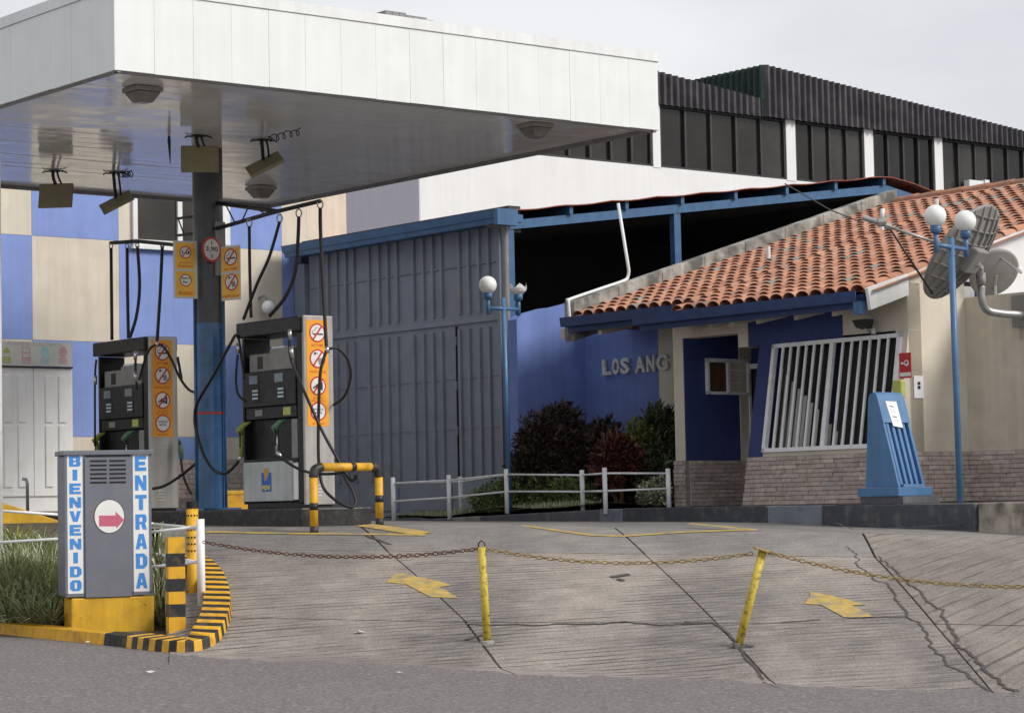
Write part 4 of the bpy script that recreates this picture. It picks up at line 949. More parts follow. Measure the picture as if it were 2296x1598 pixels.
def bars(a, c, n):
    for k in range(n):
        x = a + (c - a) * (k + 1) / (n + 1); bbar('bar', x - .013, x + .013, zW0 + fw, zW1 - fw, .0, .022, 'white_paint')
bars(xW0 + fw, xm - .03, 6); bars(xm + .03, xW1 - fw * 1.4, 6)
bbar('pane', xW0 + fw, xm - .03, zW0 + fw, zW1 - fw, -.10, -.094, 'glass_dark'); bbar('pane', xm + .03, xW1 - fw * 1.4, zW0 + fw, zW1 - fw, -.10, -.094, 'glass_dark')
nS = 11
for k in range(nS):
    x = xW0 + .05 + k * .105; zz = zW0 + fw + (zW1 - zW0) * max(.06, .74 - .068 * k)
    bbar('reflection_slat', x, x + .05, zW0 + fw, zz, -.09, -.085, 'blind_reflection')  # pale blind slats, stepped in height to imitate the diagonal reflection

# stones of the plinths
def stones(name, par, place, x0, x1, z0, z1, rowh=.05):
    nr = int(round((z1 - z0) / rowh)); rh = (z1 - z0) / nr; cnt = 0
    for j in range(nr):
        x = x0 - random.uniform(0, .12)
        while x < x1 - .01:
            l = random.choice((.17, .22, .27, .33)) * random.uniform(.85, 1.15); a = max(x, x0); c = min(x + l, x1)
            if c - a > .03:
                d = random.uniform(.006, .022); b = MB(); za, zb = z0 + j * rh + .003, z0 + (j + 1) * rh - .003
                P = place; b.prism([P(a + .003, za, 0), P(a + .003, za, d), P(c - .003, za, d * .9), P(c - .003, za, 0)], [P(a + .003, zb, 0), P(a + .003, zb, d * .95), P(c - .003, zb, d), P(c - .003, zb, 0)])
                b.build('stone', M['stone%d' % random.randrange(5)], par); cnt += 1
            x += l
    return cnt
byname = {o.name: o for o in off.children}
stones('bay', byname['bay_base'], lambda x, z, d: OF(x, bo_(z) + d, z), xB0, xK - .0, ZP + .01, zSt)
stones('porch', byname['porch_stone'], lambda x, z, d: PG(x, .012 + d, z), .03, 1.2, ZP + .01, zSt)
stones('col', byname['column_base'], lambda x, z, d: OF(x, .012 + d, z), xC0 - .015, xC1 + .012, ZP + .01, zSt)
stones('side', byname['side_stone'], lambda x, z, d: SW(x, .012 + d, z), .0, sP - .02, ZP + .01, zSt)

# roof: deck with channels, gutters, tiles
xR0, xR1 = -7.22, xK + .10
xSplit = ox(1500, 690, EAVE); yL = .22
rdg = -5.75
roof = MB(); TW = .2
def deck(x0, x1, ya, yb_):
    n = int(round((x1 - x0) / (TW / 6)))
    for i in range(n):
        xa, xb = x0 + (x1 - x0) * i / n, x0 + (x1 - x0) * (i + 1) / n
        def pz(x, y): return OF(x, y, rz(y) + .012 * math.cos(2 * math.pi * (x - xR0) / TW))
        roof.face([pz(xa, ya), pz(xb, ya), pz(xb, yb_), pz(xa, yb_)])
deck(xR0, xSplit, yL, rdg); deck(xSplit, xR1 - .0, EAVE, rdg)
roof.box(OF, xR0, xR0 + .01, -5.7, 0, 2.2, 2.3)
roof = roof.build('roof', M['pan'], off)
b = MB()
for xa_, xb_, ye0 in ((xR0, xSplit, yL - .02), (xSplit, xK - .19, EAVE - .02)): b.prism([OF(xa_, ye0, rz(ye0) - .14), OF(xb_, ye0, rz(ye0) - .14), OF(xb_, rdg, rz(rdg) - .14), OF(xa_, rdg, rz(rdg) - .14)], [OF(xa_, ye0, rz(ye0) - .03), OF(xb_, ye0, rz(ye0) - .03), OF(xb_, rdg, rz(rdg) - .03), OF(xa_, rdg, rz(rdg) - .03)])
b.build('roof_boards', M['eave_blue'], off)
# one barrel tile, its length along local y (upslope = -y)
def tile_mesh(mt, k):
    b = MB(); n = 7; L_ = .31; r0, r1, th = .097, .086, .012
    for (y, r) in ((0, r0), (-L_, r1)):
        for rr_ in (r, r - th):
            for i in range(n): a = math.pi * i / (n - 1); b.v.append(Vector((rr_ * math.cos(a), y, rr_ * math.sin(a) * .66)))
    for i in range(n - 1):
        b.f += [(i, i + 1, 2 * n + i + 1, 2 * n + i), (n + i + 1, n + i, 3 * n + i, 3 * n + i + 1), (i + 1, i, n + i, n + i + 1)]; b.mi += [0, 0, 0]
    return b.mesh('tile', mt, Vector((0, 0, 0)), False)
TM = [tile_mesh(M['tile%d' % k], k) for k in range(4)] + [tile_mesh(M['tile_grey'], 4)]
slope = math.atan(SL); EXP = .222; spots = []
ncol = int((xR1 - xR0) / TW)
Rs = Matrix.Rotation(slope, 4, 'X')
for i in range(ncol):
    x = xR0 + TW * (i + .5) if False else xR0 + TW * i + TW
    for j in range(0, 36):
        ye_ = (yL if x < xSplit else EAVE) + .03
        y = ye_ - j * EXP * math.cos(slope)
        if y - .28 < rdg or x > xR1 - .06: continue
        if x > xK - .05 and y > 0: continue
        # matrix in (ex, ey, ez) of OF: rotate so that -y climbs
        fr = Frame(OF(x + random.uniform(-.008, .008), y, rz(y) + .028), OF.ex, OF.ey)
        Mx = fr.mat() @ Matrix.Rotation(-slope + R(4.6) + random.uniform(-.012, .012), 4, 'X') @ Matrix.Rotation(random.uniform(-.03, .03), 4, 'Z')
        spots.append(((fr.o - CAMP).length, Mx))
spots.sort(key=lambda q: q[0])
extra = MB()
def tilepick():
    r_ = random.random(); return 4 if r_ < .05 else random.randrange(4)
for k, (d_, Mx) in enumerate(spots):
    if k < 300: link('roof_tile', TM[tilepick()], Mx, roof)
    else:
        me = TM[0]; n = len(extra.v); q = tilepick(); extra.v += [Mx @ v.co for v in me.vertices]
        for p in me.polygons: extra.f.append(tuple(n + i for i in p.vertices)); extra.mi.append(q)
e_ = extra.build('roof_tiles', [M['tile0'], M['tile1'], M['tile2'], M['tile3'], M['tile_grey']], roof); e_['kind'] = 'stuff'
# ridge row
b = MB()
for k in range(13): b.tube([OF(xR0 + .1 + k * .42, rdg, rz(rdg) + .0), OF(xR0 + .1 + k * .42 + .4, rdg, rz(rdg) + .015)], .1, 10)
b.build('ridge_tiles', M['tile0'], roof)
# gutters: an L-profile trough with lip
def gutter(x0, x1, y, nm):
    z = rz(y)
    b = MB(); b.extr(Frame(OF(x0, 0, 0), OF.ey, OF.ex), [(y - .02, z - .105), (y + .10, z - .105), (y + .115, z + .01), (y + .10, z + .01), (y + .09, z - .085), (y - .02, z - .085)], 0, x1 - x0)
    b.box(OF, x0, x1, y - .05, y - .021, z - .17, z - .02); b.build(nm, M['eave_blue'], off)
gutter(xR0 - .05, xSplit + .12, yL, 'gutter'); gutter(ox(1432, 712, EAVE), xK - .10, EAVE, 'gutter')
b = MB(); b.box(OF, xK - .14, xK - .04, EAVE + .0, EAVE + .10, rz(EAVE) - .24, rz(EAVE) - .106); b.build('gutter_outlet', M['gutter_blue'], off)
b = MB(); b.extr(SW, [(-EAVE - .02, rz(EAVE) - .2), (-EAVE - .06, rz(EAVE) + .03), (-.02, rz(0) + .03), (-.02, rz(0) - .2)], .0, .04); b.build('verge_board', M['white_trim'], off)
# rafter tails
for px, py, y in ((1262, 742, .12), (1345, 735, .12), (1545, 722, .42), (1592, 716, .42), (1640, 712, .42), (1700, 706, .42), (1785, 697, .42), (1870, 690, .42)):
    x = ox(px, py, y); b = MB(); b.prism([OF(x - .035, y - .5, rz(y) - .16), OF(x + .035, y - .5, rz(y) - .16), OF(x + .035, y, rz(y) - .26), OF(x - .035, y, rz(y) - .26)], [OF(x - .035, y - .5, rz(y) - .0), OF(x + .035, y - .5, rz(y) - .0), OF(x + .035, y, rz(y) - .14), OF(x - .035, y, rz(y) - .14)]); b.build('rafter_tail', M['mould_wall'], off)
# parapet on the left verge
b = MB(); yy = [.16 - k * .75 for k in range(9)]
for k in range(8):
    ya, yb_ = yy[k], yy[k + 1] + .004; b = MB()
    b.prism([OF(xR0 - .16, ya, rz(ya) - .3), OF(xR0 + .03, ya, rz(ya) - .3), OF(xR0 + .03, yb_, rz(yb_) - .3), OF(xR0 - .16, yb_, rz(yb_) - .3)], [OF(xR0 - .16, ya, rz(ya) + .2), OF(xR0 + .03, ya, rz(ya) + .2), OF(xR0 + .03, yb_, rz(yb_) + .2), OF(xR0 - .16, yb_, rz(yb_) + .2)])
    b.build('parapet', M['concrete_old'], off, bevel=.01)
for px, py, y in ((1723, 572, -1.9), (1977, 487, -3.1), (2100, 450, -4.0)):
    x = ox(px, py, y); o = MB().tube([OF(x, y, rz(y) - .02), OF(x, y, rz(y) + .24)], .028, 10).build('vent_pipe', M['white_trim'], roof)

# white drain pipe lying on the parapet and rising to the shed roof
yq = lambda k: .2 - k
def prj(p):
    d = p - CAMP; return IW / 2 + FPX * d.dot(_R) / d.dot(_F)
yv = .1
while prj(OF(xR0 - .06, yv, rz(yv) + .225)) < 1398: yv -= .02
pp = [OF(xR0 - .06, .16, rz(.16) + .225), OF(xR0 - .06, yv * .5, rz(yv * .5) + .225), OF(xR0 - .06, yv, rz(yv) + .225)]; pk = OF(xR0 - .06, yv - .07, 0)
pp += [at(1408, 619, pk.y), at(1410, 606, pk.y)]
top_ = at(1386, 456, pk.y)
o = MB().tube(smooth_path([OF(xR0 - .02, .19, rz(.16) - .05), OF(xR0 - .04, .19, rz(.16) + .2)] + pp, 4) + [top_], .021, 10).build('drain_pipe', M['white_trim'], smooth=True); tag(o, 'white plastic drain pipe bent along the concrete parapet of the tiled roof', 'pipe')

# ================================================================== PERIMETER WALL, far right
PW = wall_v(SW(sP, 0, 0).x, SW(sP, 0, 0).y)
zp = PW.pix(2180, 666)[1]
per = thing('perimeter_wall', PW(1.5, 0, ZP), 'stained beige perimeter wall with stone plinth beside the office', 'wall')
MB().box(PW, .0, 4.2, -.2, 0, ZP, zp).build('wall_body', M['mould_wall'], per)
ps = MB().box(PW, .0, 4.2, .0, .012, ZP, zSt).build('plinth', M['stone_base'], per)
stones('per', ps, lambda x, z, d: PW(x, .012 + d, z), .0, 1.3, ZP + .01, zSt)

# ================================================================== GATE
GF = wall_v(.9, 30.25); gx0 = GF.pix(695, 850)[0]; gx1 = GF.pix(1124, 850)[0]
zg0 = top_z(-1) ; zg1 = GF.pix(1110, 505)[1]; zs = GF.pix(900, 738)[1]
gate = thing('metal_gate', GF((gx0 + gx1) / 2, 0, zg0), 'tall grey ribbed sheet metal gate with a small door in it', 'gate')
MB().box(GF, gx0, gx1, -.06, 0, zg0 + .02, zs - .03).build('lower_leaf', M['gate_grey'], gate); MB().box(GF, gx0, gx1, -.06, -.012, zs + .03, zg1).build('upper_leaf', M['gate_grey'], gate)
MB().box(GF, gx0, gx1, -.06, .03, zs - .028, zs + .028).build('mid_rail', M['gate_grey'], gate); MB().box(GF, gx0, gx1, -.05, .025, zg0 + .02, zg0 + .10).build('bottom_rail', M['gate_grey'], gate)
lines = [717, 737, 757, 777, 795, 829, 851, 871, 892, 929, 951, 972, 992, 1032, 1053, 1076, 1098]
for k, px in enumerate(lines):
    x = GF.pix(px, 700)[0]
    def rib(z0, z1, y): 
        b = MB(); b.extr(Frame(GF(0, 0, z0), GF.ex, GF.ez, GF.ey), [(x - .032, y), (x - .026, y + .036), (x + .026, y + .036), (x + .032, y)], 0, z1 - z0); b.build('rib', M['gate_grey'], gate)
    rib(zs + .1, zg1 - .02, -.012); rib(zg0 + .55, zs - .1, 0)
b = MB()
for z in (zs + .75, zs - .75, zs - 1.42): b.box(GF, gx0 + .05, gx1 - .05, .0, .012, z - .006, z + .006)
b.build('weld_strip', M['gate_grey'], gate)
xd = GF.pix(1027, 850)[0]; b = MB(); b.box(GF, xd - .006, xd + .006, .0, .03, zg0 + .1, zs - .05); b.build('door_edge', M['frame_dark'], gate)
for z in (zs - .25, zs - .85, zs - 1.45): MB().box(GF, xd - .03, xd + .03, .03, .05, z - .06, z + .06).build('hinge', M['gate_grey'], gate)
for x in (gx0 + .02, gx0 + 1.2, gx0 + 2.4, gx0 + 3.6):
    MB().box(GF, x, x + .95, .0, .02, zg0 + .14, zg0 + .46).build('kick_panel', M['gate_grey'], gate)
MB().box(GF, gx0 - .28, gx0 - .02, -.2, .06, zg0, zg1 - .11).build('post', M['gate_grey'], gate); MB().box(GF, gx1 + .01, gx1 + .07, -.1, .05, zg0, zg1).build('post', M['gate_grey'], gate)
b = MB(); b.box(GF, gx0 - .3, gx1 + .1, -.3, -.1, zg1 - .1, zg1 + .25); b.build('header', M['frame_dark'], gate)
# blue gutter over the gate with down pipe
gu = thing('gate_gutter', GF((gx0 + gx1) / 2, .2, zg1), 'long blue metal gutter over the grey gate', 'gutter')
ya_ = .35; ga = GF.pix(636, 556, ya_); gc = GF.pix(1112, 466, ya_); zG = (ga[1] + gc[1]) / 2
b = MB(); b.extr(Frame(GF(ga[0], 0, zG), GF.ey, GF.ex), [(ya_ - .22, -.15), (ya_ - .02, -.17), (ya_ - .0, -.10), (ya_ + .02, -.10), (ya_ + .05, .0), (ya_ - .22, .0)], 0, gc[0] - ga[0]); b.build('trough', M['gutter_blue'], gu)
b = MB(); b.box(GF, ga[0] + .02, gc[0], ya_ - .45, ya_ - .221, zG - .14, zG - .04); b.build('bracket_board', M['gutter_blue'], gu)
b = MB(); b.box(GF, gc[0] + .002, gc[0] + .08, ya_ - .3, ya_ + .04, zG - .2, zG + .01); b.build('end_cap', M['gutter_blue'], gu)
P_ = lambda px, py, y: GF(*(lambda q: (q[0], y, q[1]))(GF.pix(px, py, y)))
o = MB().tube(smooth_path([P_(1092, 488, .3), P_(1093, 500, .28), P_(1106, 504, .2), P_(1126, 504, .14), P_(1132, 520, .12), P_(1134, 620, .12)], 4) + [P_(1146, 1050, .12), GF(P_(1146, 1050, .12).dot(GF.ex) - GF.o.dot(GF.ex), .12, zg0)], .045, 10).build('down_pipe', M['grey_pipe'], smooth=True); tag(o, 'grey down pipe beside the right edge of the metal gate', 'pipe')

# ================================================================== OPEN SHED
S0 = GF(gx1 + .16, 0, 0); SF = wall_u(S0.x, S0.y)
xA = SF.pix(1985, 397)[0]; zL_ = SF.pix(1142, 482)[1]; zA_ = SF.pix(1985, 403)[1]
shed = thing('open_shed', SF(xA / 2, -2, top_z(0)), 'open fronted dark shed with blue steel frame and rusty red sheet roof', 'shed')
def beam(nm, pts, half, d0, d1, mt='gutter_blue'):
    for (x0, z0), (x1, z1) in zip(pts[:-1], pts[1:]):
        b = MB(); b.prism([SF(x0, d0, z0 - half), SF(x1, d0, z1 - half), SF(x1, d1, z1 - half), SF(x0, d1, z0 - half)], [SF(x0, d0, z0 + half), SF(x1, d0, z1 + half), SF(x1, d1, z1 + half), SF(x0, d1, z0 + half)]); b.build(nm, M[mt], shed)
rake = lambda x: zL_ + (zA_ - zL_) * x / xA if x <= xA else zA_ - (x - xA) * .16
beam('rafter', [(.0, rake(0) - .14), (xA, rake(xA) - .14), (xA + 2.4, rake(xA + 2.4) - .14)], .06, -.1, 0)
for px in (1146, 1521, 1981):
    x = SF.pix(px, 560)[0] if px != 1981 else xA - .02
    b = MB(); b.box(SF, x - .06, x + .06, -.1, -.005, top_z(0) - .1, rake(x) - .205); b.build('post', M['gutter_blue'], shed)
for k, px in enumerate((1142, 1275, 1400, 1525, 1645, 1760, 1870, 1978)):
    x = SF.pix(px, 440)[0]; b = MB(); b.box(SF, x - .03, x + .03, -6, .05, rake(x) - .079, rake(x) + .03); b.build('purlin', M['gutter_blue'], shed)
b = MB(); n = 60
for i in range(n):
    xa, xb = -.05 + (xA + 2.6) * i / n, -.05 + (xA + 2.6) * (i + 1) / n; sg = lambda x: rake(max(x, 0)) + .05 - .022 * abs(math.sin(x * 3.6))
    b.prism([SF(xa, -6.2, sg(xa)), SF(xb, -6.2, sg(xb)), SF(xb, .1, sg(xb)), SF(xa, .1, sg(xa))], [SF(xa, -6.2, sg(xa) + .012), SF(xb, -6.2, sg(xb) + .012), SF(xb, .1, sg(xb) + .012), SF(xa, .1, sg(xa) + .012)])
b.build('roof_sheet', M['red_roof'], shed)
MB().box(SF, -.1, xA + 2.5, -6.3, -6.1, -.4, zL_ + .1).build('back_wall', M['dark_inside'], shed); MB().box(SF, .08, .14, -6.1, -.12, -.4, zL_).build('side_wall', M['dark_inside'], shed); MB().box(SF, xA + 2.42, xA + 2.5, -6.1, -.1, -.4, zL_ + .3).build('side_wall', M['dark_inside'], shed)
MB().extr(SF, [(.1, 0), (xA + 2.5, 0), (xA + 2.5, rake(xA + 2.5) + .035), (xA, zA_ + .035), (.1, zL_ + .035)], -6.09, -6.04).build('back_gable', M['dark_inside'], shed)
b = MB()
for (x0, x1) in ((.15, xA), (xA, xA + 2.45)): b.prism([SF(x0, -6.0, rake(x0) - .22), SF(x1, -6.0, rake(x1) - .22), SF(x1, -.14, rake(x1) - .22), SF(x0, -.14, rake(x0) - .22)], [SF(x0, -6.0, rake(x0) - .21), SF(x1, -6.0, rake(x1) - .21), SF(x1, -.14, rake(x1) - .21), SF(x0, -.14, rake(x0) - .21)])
b.build('ceiling', M['dark_inside'], shed)  # added near-black lining that paints the shade under the shed roof
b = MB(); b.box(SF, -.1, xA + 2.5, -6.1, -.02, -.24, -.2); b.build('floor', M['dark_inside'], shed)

# ================================================================== CHEQUERED BUILDING, left back
cor = GF(gx0 - .3, 0, 0); KF = wall_u(cor.x, cor.y)
chk = thing('chequered_building', KF(-2, 0, top_z(-5)), 'building wall painted in large blue and beige squares behind the pumps', 'building')
def kx(px, py=650): return KF.pix(px, py)[0]
def kz_(px, py): return KF.pix(px, py)[1]
vx = [kx(-150), kx(72), kx(267), kx(455), kx(633), kx(690), kx(779)]
z1, z2, z3 = kz_(150, 533), kz_(150, 764), kz_(190, 979); hz = [-.3, kz_(430, 1030), z3, z2, z1, z1 + (z1 - z2), 5.6]
MB().box(KF, vx[0] - 3, vx[-1] + .01, -.3, -.02, -.3, 5.6).build('wall_core', M['check_beige'], chk)
wx0_, wx1_ = kx(295, 490), kx(512, 500); wzb, wzt = kz_(300, 550), z1 + (z1 - z2) * .8
for i in range(len(vx) - 1):
    for j in range(1, len(hz) - 1):
        blue = (i + j) % 2 == 1
        x0, x1 = vx[i] + .002, vx[i + 1] - .002
        if i == 5: blue = False if j >= 4 else blue
        if i == 5 and j == 3: blue = False
        zz0, zz1 = hz[j] + .002, hz[j + 1] - .002
        if i == 5 and j < 4: continue
        mt = M['check_blue'] if blue else M['check_beige']
        MB().box(KF, x0, x1, -.02, random.uniform(0, .003), zz0, zz1).build('painted_square', mt, chk)
MB().box(KF, vx[0] - 3, vx[5], -.02, .03, hz[0], hz[1]).build('plinth', M['stone_base'], chk)
stones('chk', [c for c in chk.children if c.name.startswith('plinth')][0], lambda x, z, d: KF(x, .03 + d, z), kx(380), vx[5], hz[1] - .55, hz[1], .07)
b = MB(); f_ = .07
for x0, x1, za, zb in ((wx0_, wx1_, wzb, wzb + f_ * 1.2), (wx0_, wx1_, wzt - f_, wzt), (wx0_, wx0_ + f_, wzb, wzt), (wx1_ - .2, wx1_, wzb, wzt), (kx(395, 490), kx(405, 490), wzb, wzt)): b.box(KF, x0, x1, .004, .05, za, zb)
wn = b.build('window', M['white_trim'], chk)
for a_, c_ in ((wx0_ + f_, kx(395, 490)), (kx(405, 490), wx1_ - .2)): MB().box(KF, a_, c_, .004, .012, wzb + f_, wzt - f_).build('pane', M['glass_dark'], wn)
MB().box(KF, wx0_ - .02, wx1_ + .02, .004, .08, wzb - .05, wzb).build('sill', M['white_trim'], wn)
# wall lamp
wl = KF.pix(588, 690); t = thing('wall_lamp', KF(wl[0], .05, wl[1]), 'small white ball lamp on a bracket on the chequered wall', 'lamp')
fr = KF.sub(wl[0], .16, wl[1]); MB().lathe(fr, [(.001, -.1), (.06, -.085), (.095, -.04), (.1, 0), (.08, .06), (.04, .09)], 16).build('globe', M['globe'], t, smooth=True)
MB().tube([KF(wl[0] - .06, .004, wl[1] + .14), KF(wl[0] - .05, .12, wl[1] + .16), KF(wl[0], .16, wl[1] + .08)], .02, 8).build('bracket', M['grey_pipe'], t)

# generator cupboard in front of that wall
HF = KF.sub(0, .55, 0); hx0, hx1 = HF.pix(-60, 900)[0], HF.pix(165, 900)[0]; hzt = HF.pix(90, 822)[1]; hzb = HF.pix(60, 1112)[1]
gen = thing('generator_cupboard', HF((hx0 + hx1) / 2, -.2, hzb), 'white panelled metal cupboard with a warning board on top', 'cupboard')
MB().box(HF, hx0, hx1, -.53, -.03, hzb - .2, hzt).build('carcass', M['door_white'], gen)
xm_ = HF.pix(76, 950)[0]
for a_, c_ in ((hx0 + .02, xm_ - .004), (xm_ + .004, hx1 - .03)): 
    dd = MB().box(HF, a_, c_, -.03, .0, hzb, hzt - .02).build('door', M['door_white'], gen, bevel=.004)
    for px in ((8, 26), (40, 57)) if c_ < xm_ else ((101, 118), (131, 148)):
        xa, xb = HF.pix(px[0], 900)[0], HF.pix(px[1], 900)[0]
        for za, zb in ((hzt - .12 - .62, hzt - .12), (hzb + .12, hzt - .12 - .66)): MB().box(HF, xa, xb, .0, .022, za, zb).build('raised_panel', M['door_white'], dd, bevel=.006)
MB().box(HF, hx0, hx1 - .02, -.05, .03, hzt - .018, hzt + .004).build('drip_edge', M['frame_dark'], gen)
bf = HF.sub(hx0, .02, hzt + .01); bw = hx1 - .03 - hx0; bh = HF.pix(80, 768)[1] - hzt
bd = MB().box(bf, 0, bw, -.04, 0, 0, bh).build('warning_board', M['sign_board'], gen)
q0 = HF.pix(16, 770)[0] - hx0; q1 = HF.pix(138, 775)[0] - hx0
text(bf, 'PLANTA  ELECTRICA', q0, bh * .83, q1 - q0, bh * .13, 0, M['notice_text'], bd, bold=-.002, depth=.001)
for px, mt in ((13, 'notice_green'), (57, 'notice_pink'), (99, 'notice_cyan'), (140, 'notice_pink')):
    x = HF.pix(px, 795)[0] - hx0; s_ = .06
    if mt == 'notice_green': MB().extr(bf, [(x - s_, bh * .5), (x + s_, bh * .5), (x, bh * .78)], 0, .002).build('symbol', M[mt], bd)
    elif mt == 'notice_pink' and px == 57: 
        b = MB(); 
        for e in ((x - s_, x + s_, bh * .74, bh * .77), (x - s_, x + s_, bh * .3, bh * .33), (x - s_, x - s_ + .012, bh * .3, bh * .77), (x + s_ - .012, x + s_, bh * .3, bh * .77), (x - .035, x + .035, bh * .5, bh * .56)): b.box(bf, e[0], e[1], 0, .002, e[2], e[3])
        b.build('symbol', M[mt], bd)
    else: disc(bf, x, bh * .6, s_, 0, .002, 'symbol', M[mt], bd, 20, s_ * 1.25)
    for q in range(3): MB().box(bf, x - s_ * 1.05, x + s_ * 1.05, 0, .002, bh * (.1 + q * .09), bh * (.16 + q * .09)).build('notice_line', M[mt], bd)
MB().box(HF, hx0 - .1, hx1 - .04, -.5, -.02, top_z(-6) - .1, hzb - .201).build('stone_foot', M['stone_base'], gen)
tp = at(60, 1080, 29.5); o = MB().tube([at(62, 1150, 29.5), at(61, 1082, 29.5), at(58, 1074, 29.5), at(50, 1073, 29.5)], .02, 8).build('water_tap', M['galv'], smooth=True); tag(o, 'thin metal standpipe tap in front of the white cupboard', 'tap')

# ================================================================== UPPER WHITE BUILDING
UB = wall_u(-1.85, 50.0)
ub = thing('white_building', UB(8, -4, 0), 'tall white building with a strip of dark windows under a corrugated dark fascia', 'building')
zsill = UB.pix(1480, 375)[1]; zfb = UB.pix(1480, 234)[1]
MB().box(UB, 0, 24, -8, 0, -1, zsill).build('wall', M['white_wall'], ub); MB().box(UB, 0, 24, -8, -.25, zsill, zfb + .3).build('inner_core', M['dark_inside'], ub)
LW2 = Frame(UB(0, 0, 0), V3, -U3)
MB().box(LW2, 0.002, 8, .0, .03, -1, zfb).build('end_wall', M['white_wall_shaded'], ub)
def ux(px, py=320): return UB.pix(px, py)[0]
bays = [(ux(1180), ux(1463), 6), (ux(1480), ux(1762), 5), (ux(1783), ux(1937), 4), (ux(1957), ux(2094), 4), (ux(2112), ux(2330), 6)]
for k, (a_, c_, n) in enumerate(bays):
    b = MB(); b.box(UB, a_, c_, -.1, -.02, zsill, zsill + .05); b.box(UB, a_, c_, -.1, -.02, zfb - .06, zfb)
    for i in range(n + 1):
        x = a_ + (c_ - a_) * i / n; x = min(max(x, a_ + .03), c_ - .03); b.box(UB, x - .03, x + .03, -.1, -.01, zsill + .05, zfb - .06)
    wf = b.build('window', M['frame_dark'], ub)
    for i in range(n):
        xa, xb = a_ + (c_ - a_) * i / n + .03, a_ + (c_ - a_) * (i + 1) / n - .03; tl = random.uniform(-.012, .012)
        b = MB(); b.prism([UB(xa, -.09, zsill + .05), UB(xb, -.09 + tl, zsill + .05), UB(xb, -.08 + tl, zsill + .05), UB(xa, -.08, zsill + .05)], [UB(xa, -.09, zfb - .06), UB(xb, -.09 + tl, zfb - .06), UB(xb, -.08 + tl, zfb - .06), UB(xa, -.08, zfb - .06)]); b.build('pane', M['glass_dark'], wf)
for a_, c_ in ((1463, 1480), (1762, 1783), (1937, 1957), (2094, 2112)): MB().box(UB, ux(a_) + .002, ux(c_) - .002, -.24, .015, zsill - .02, zfb).build('pillar', M['white_wall'], ub)
# corrugated fascia boards
xn = ux(1706, 180)
def corr(fr, x0, x1, zf, z0, y, nm, mt, step=.20):
    n = int((x1 - x0) / (step / 4)); prof = [0, .075, .075, 0]; b = MB()
    for i in range(n):
        xa, xb = x0 + (x1 - x0) * i / n, x0 + (x1 - x0) * (i + 1) / n; da, db = prof[i % 4] + y, prof[(i + 1) % 4] + y
        b.face([fr(xa, da, z0), fr(xb, db, z0), fr(xb, db, zf(xb)), fr(xa, da, zf(xa))]); b.face([fr(xa, da - .012, z0), fr(xa, da - .012, zf(xa)), fr(xb, db - .012, zf(xb)), fr(xb, db - .012, z0)]); b.face([fr(xa, da, zf(xa)), fr(xb, db, zf(xb)), fr(xb, db - .012, zf(xb)), fr(xa, da - .012, zf(xa))])
    return b.build(nm, M[mt], ub)
zl0 = UB.pix(1478, 163)[1]; zl1 = UB.pix(1704, 224)[1]; zr0 = UB.pix(1710, 148)[1]; zr1 = UB.pix(2296, 298)[1]
corr(UB, ux(1190), xn - .02, lambda x: zl0 + (zl1 - zl0) * (x - ux(1478)) / (xn - ux(1478)), zfb - .02, .05, 'fascia', 'corrugated')
corr(UB, xn - .0, 24, lambda x: zr0 + (zr1 - zr0) * (x - xn) / (ux(2296) - xn), zfb - .02, .12, 'fascia', 'corrugated')
RT = Frame(UB(xn, .12, 0), V3, -U3); corr(RT, 0, 5.5, lambda x: zr0, zfb, .0, 'fascia_return', 'corrugated_green')
MB().box(UB, ux(1190), 24, -7, .02, zfb + .301, zfb + .34).build('roof_deck', M['corrugated_green'], ub)
for k, (px, w_, h_) in enumerate(((2160, .55, .3), (2195, .18, .28))):
    x = UB.pix(px, 410)[0]; MB().box(UB, x, x + w_, .02, .2, UB.pix(px, 412)[1] - .25, UB.pix(px, 405)[1] + .0).build('wall_box', M['white_trim'], ub)

# ================================================================== TWIN GLOBE LAMPS
def globe_prof(r): return [(r * math.sin(a), -r * math.cos(a)) for a in [math.pi * (k / 14) for k in range(1, 15)]]
def twin_lamp(base, top, zbar, half, ups, rg, lab, broken=None):
    t = thing('globe_lamp', base, lab, 'street lamp', 'blue lamps with white globes')
    MB().tube([base, top], .032, 12).build('pole', M['lamp_blue'], t, smooth=True)
    c = base.lerp(top, (zbar - base.z) / (top.z - base.z)); a, e = c - half, c + half
    MB().tube([a, e], .022, 10).build('crossbar', M['lamp_blue'], t, smooth=True)
    for k, q in enumerate((a, e)):
        MB().tube([q - Z3 * .08, q + Z3 * ups], .026, 10).build('upright', M['lamp_blue'], t, smooth=True)
        s = q + Z3 * ups; fr = Frame(s, (1, 0, 0), (0, 1, 0))
        MB().lathe(fr, [(.05, -.04), (.055, .0), (.055, .04)], 14).build('socket', M['lamp_blue'], t, smooth=True)
        if broken == k:
            b = MB(); n = 18; r_ = rg
            rings = []
            for i in range(n):
                an = 2 * math.pi * i / n; hh = random.choice((-.25, .1, .45, .0, .3)); rings.append([(r_ * math.sin(th), -r_ * math.cos(th)) for th in (.5, 1.0, 1.35, math.acos(-max(-.3, hh)))] + [an])
            for i in range(n):
                A_, B_ = rings[i], rings[(i + 1) % n]
                for m_ in range(3):
                    f = lambda R_, k_: fr(R_[k_][0] * math.cos(R_[4]), R_[k_][0] * math.sin(R_[4]), R_[k_][1] + rg + .02)
                    b.face([f(A_, m_), f(B_, m_), f(B_, m_ + 1), f(A_, m_ + 1)])
            b.build('broken_globe', M['globe'], t)
        else: MB().lathe(fr.sub(0, 0, rg + .02), globe_prof(rg), 20).build('globe', M['globe'], t, smooth=True)
b0 = at(2153, 1126, 23.95); b0.z = CZ + zt - .01
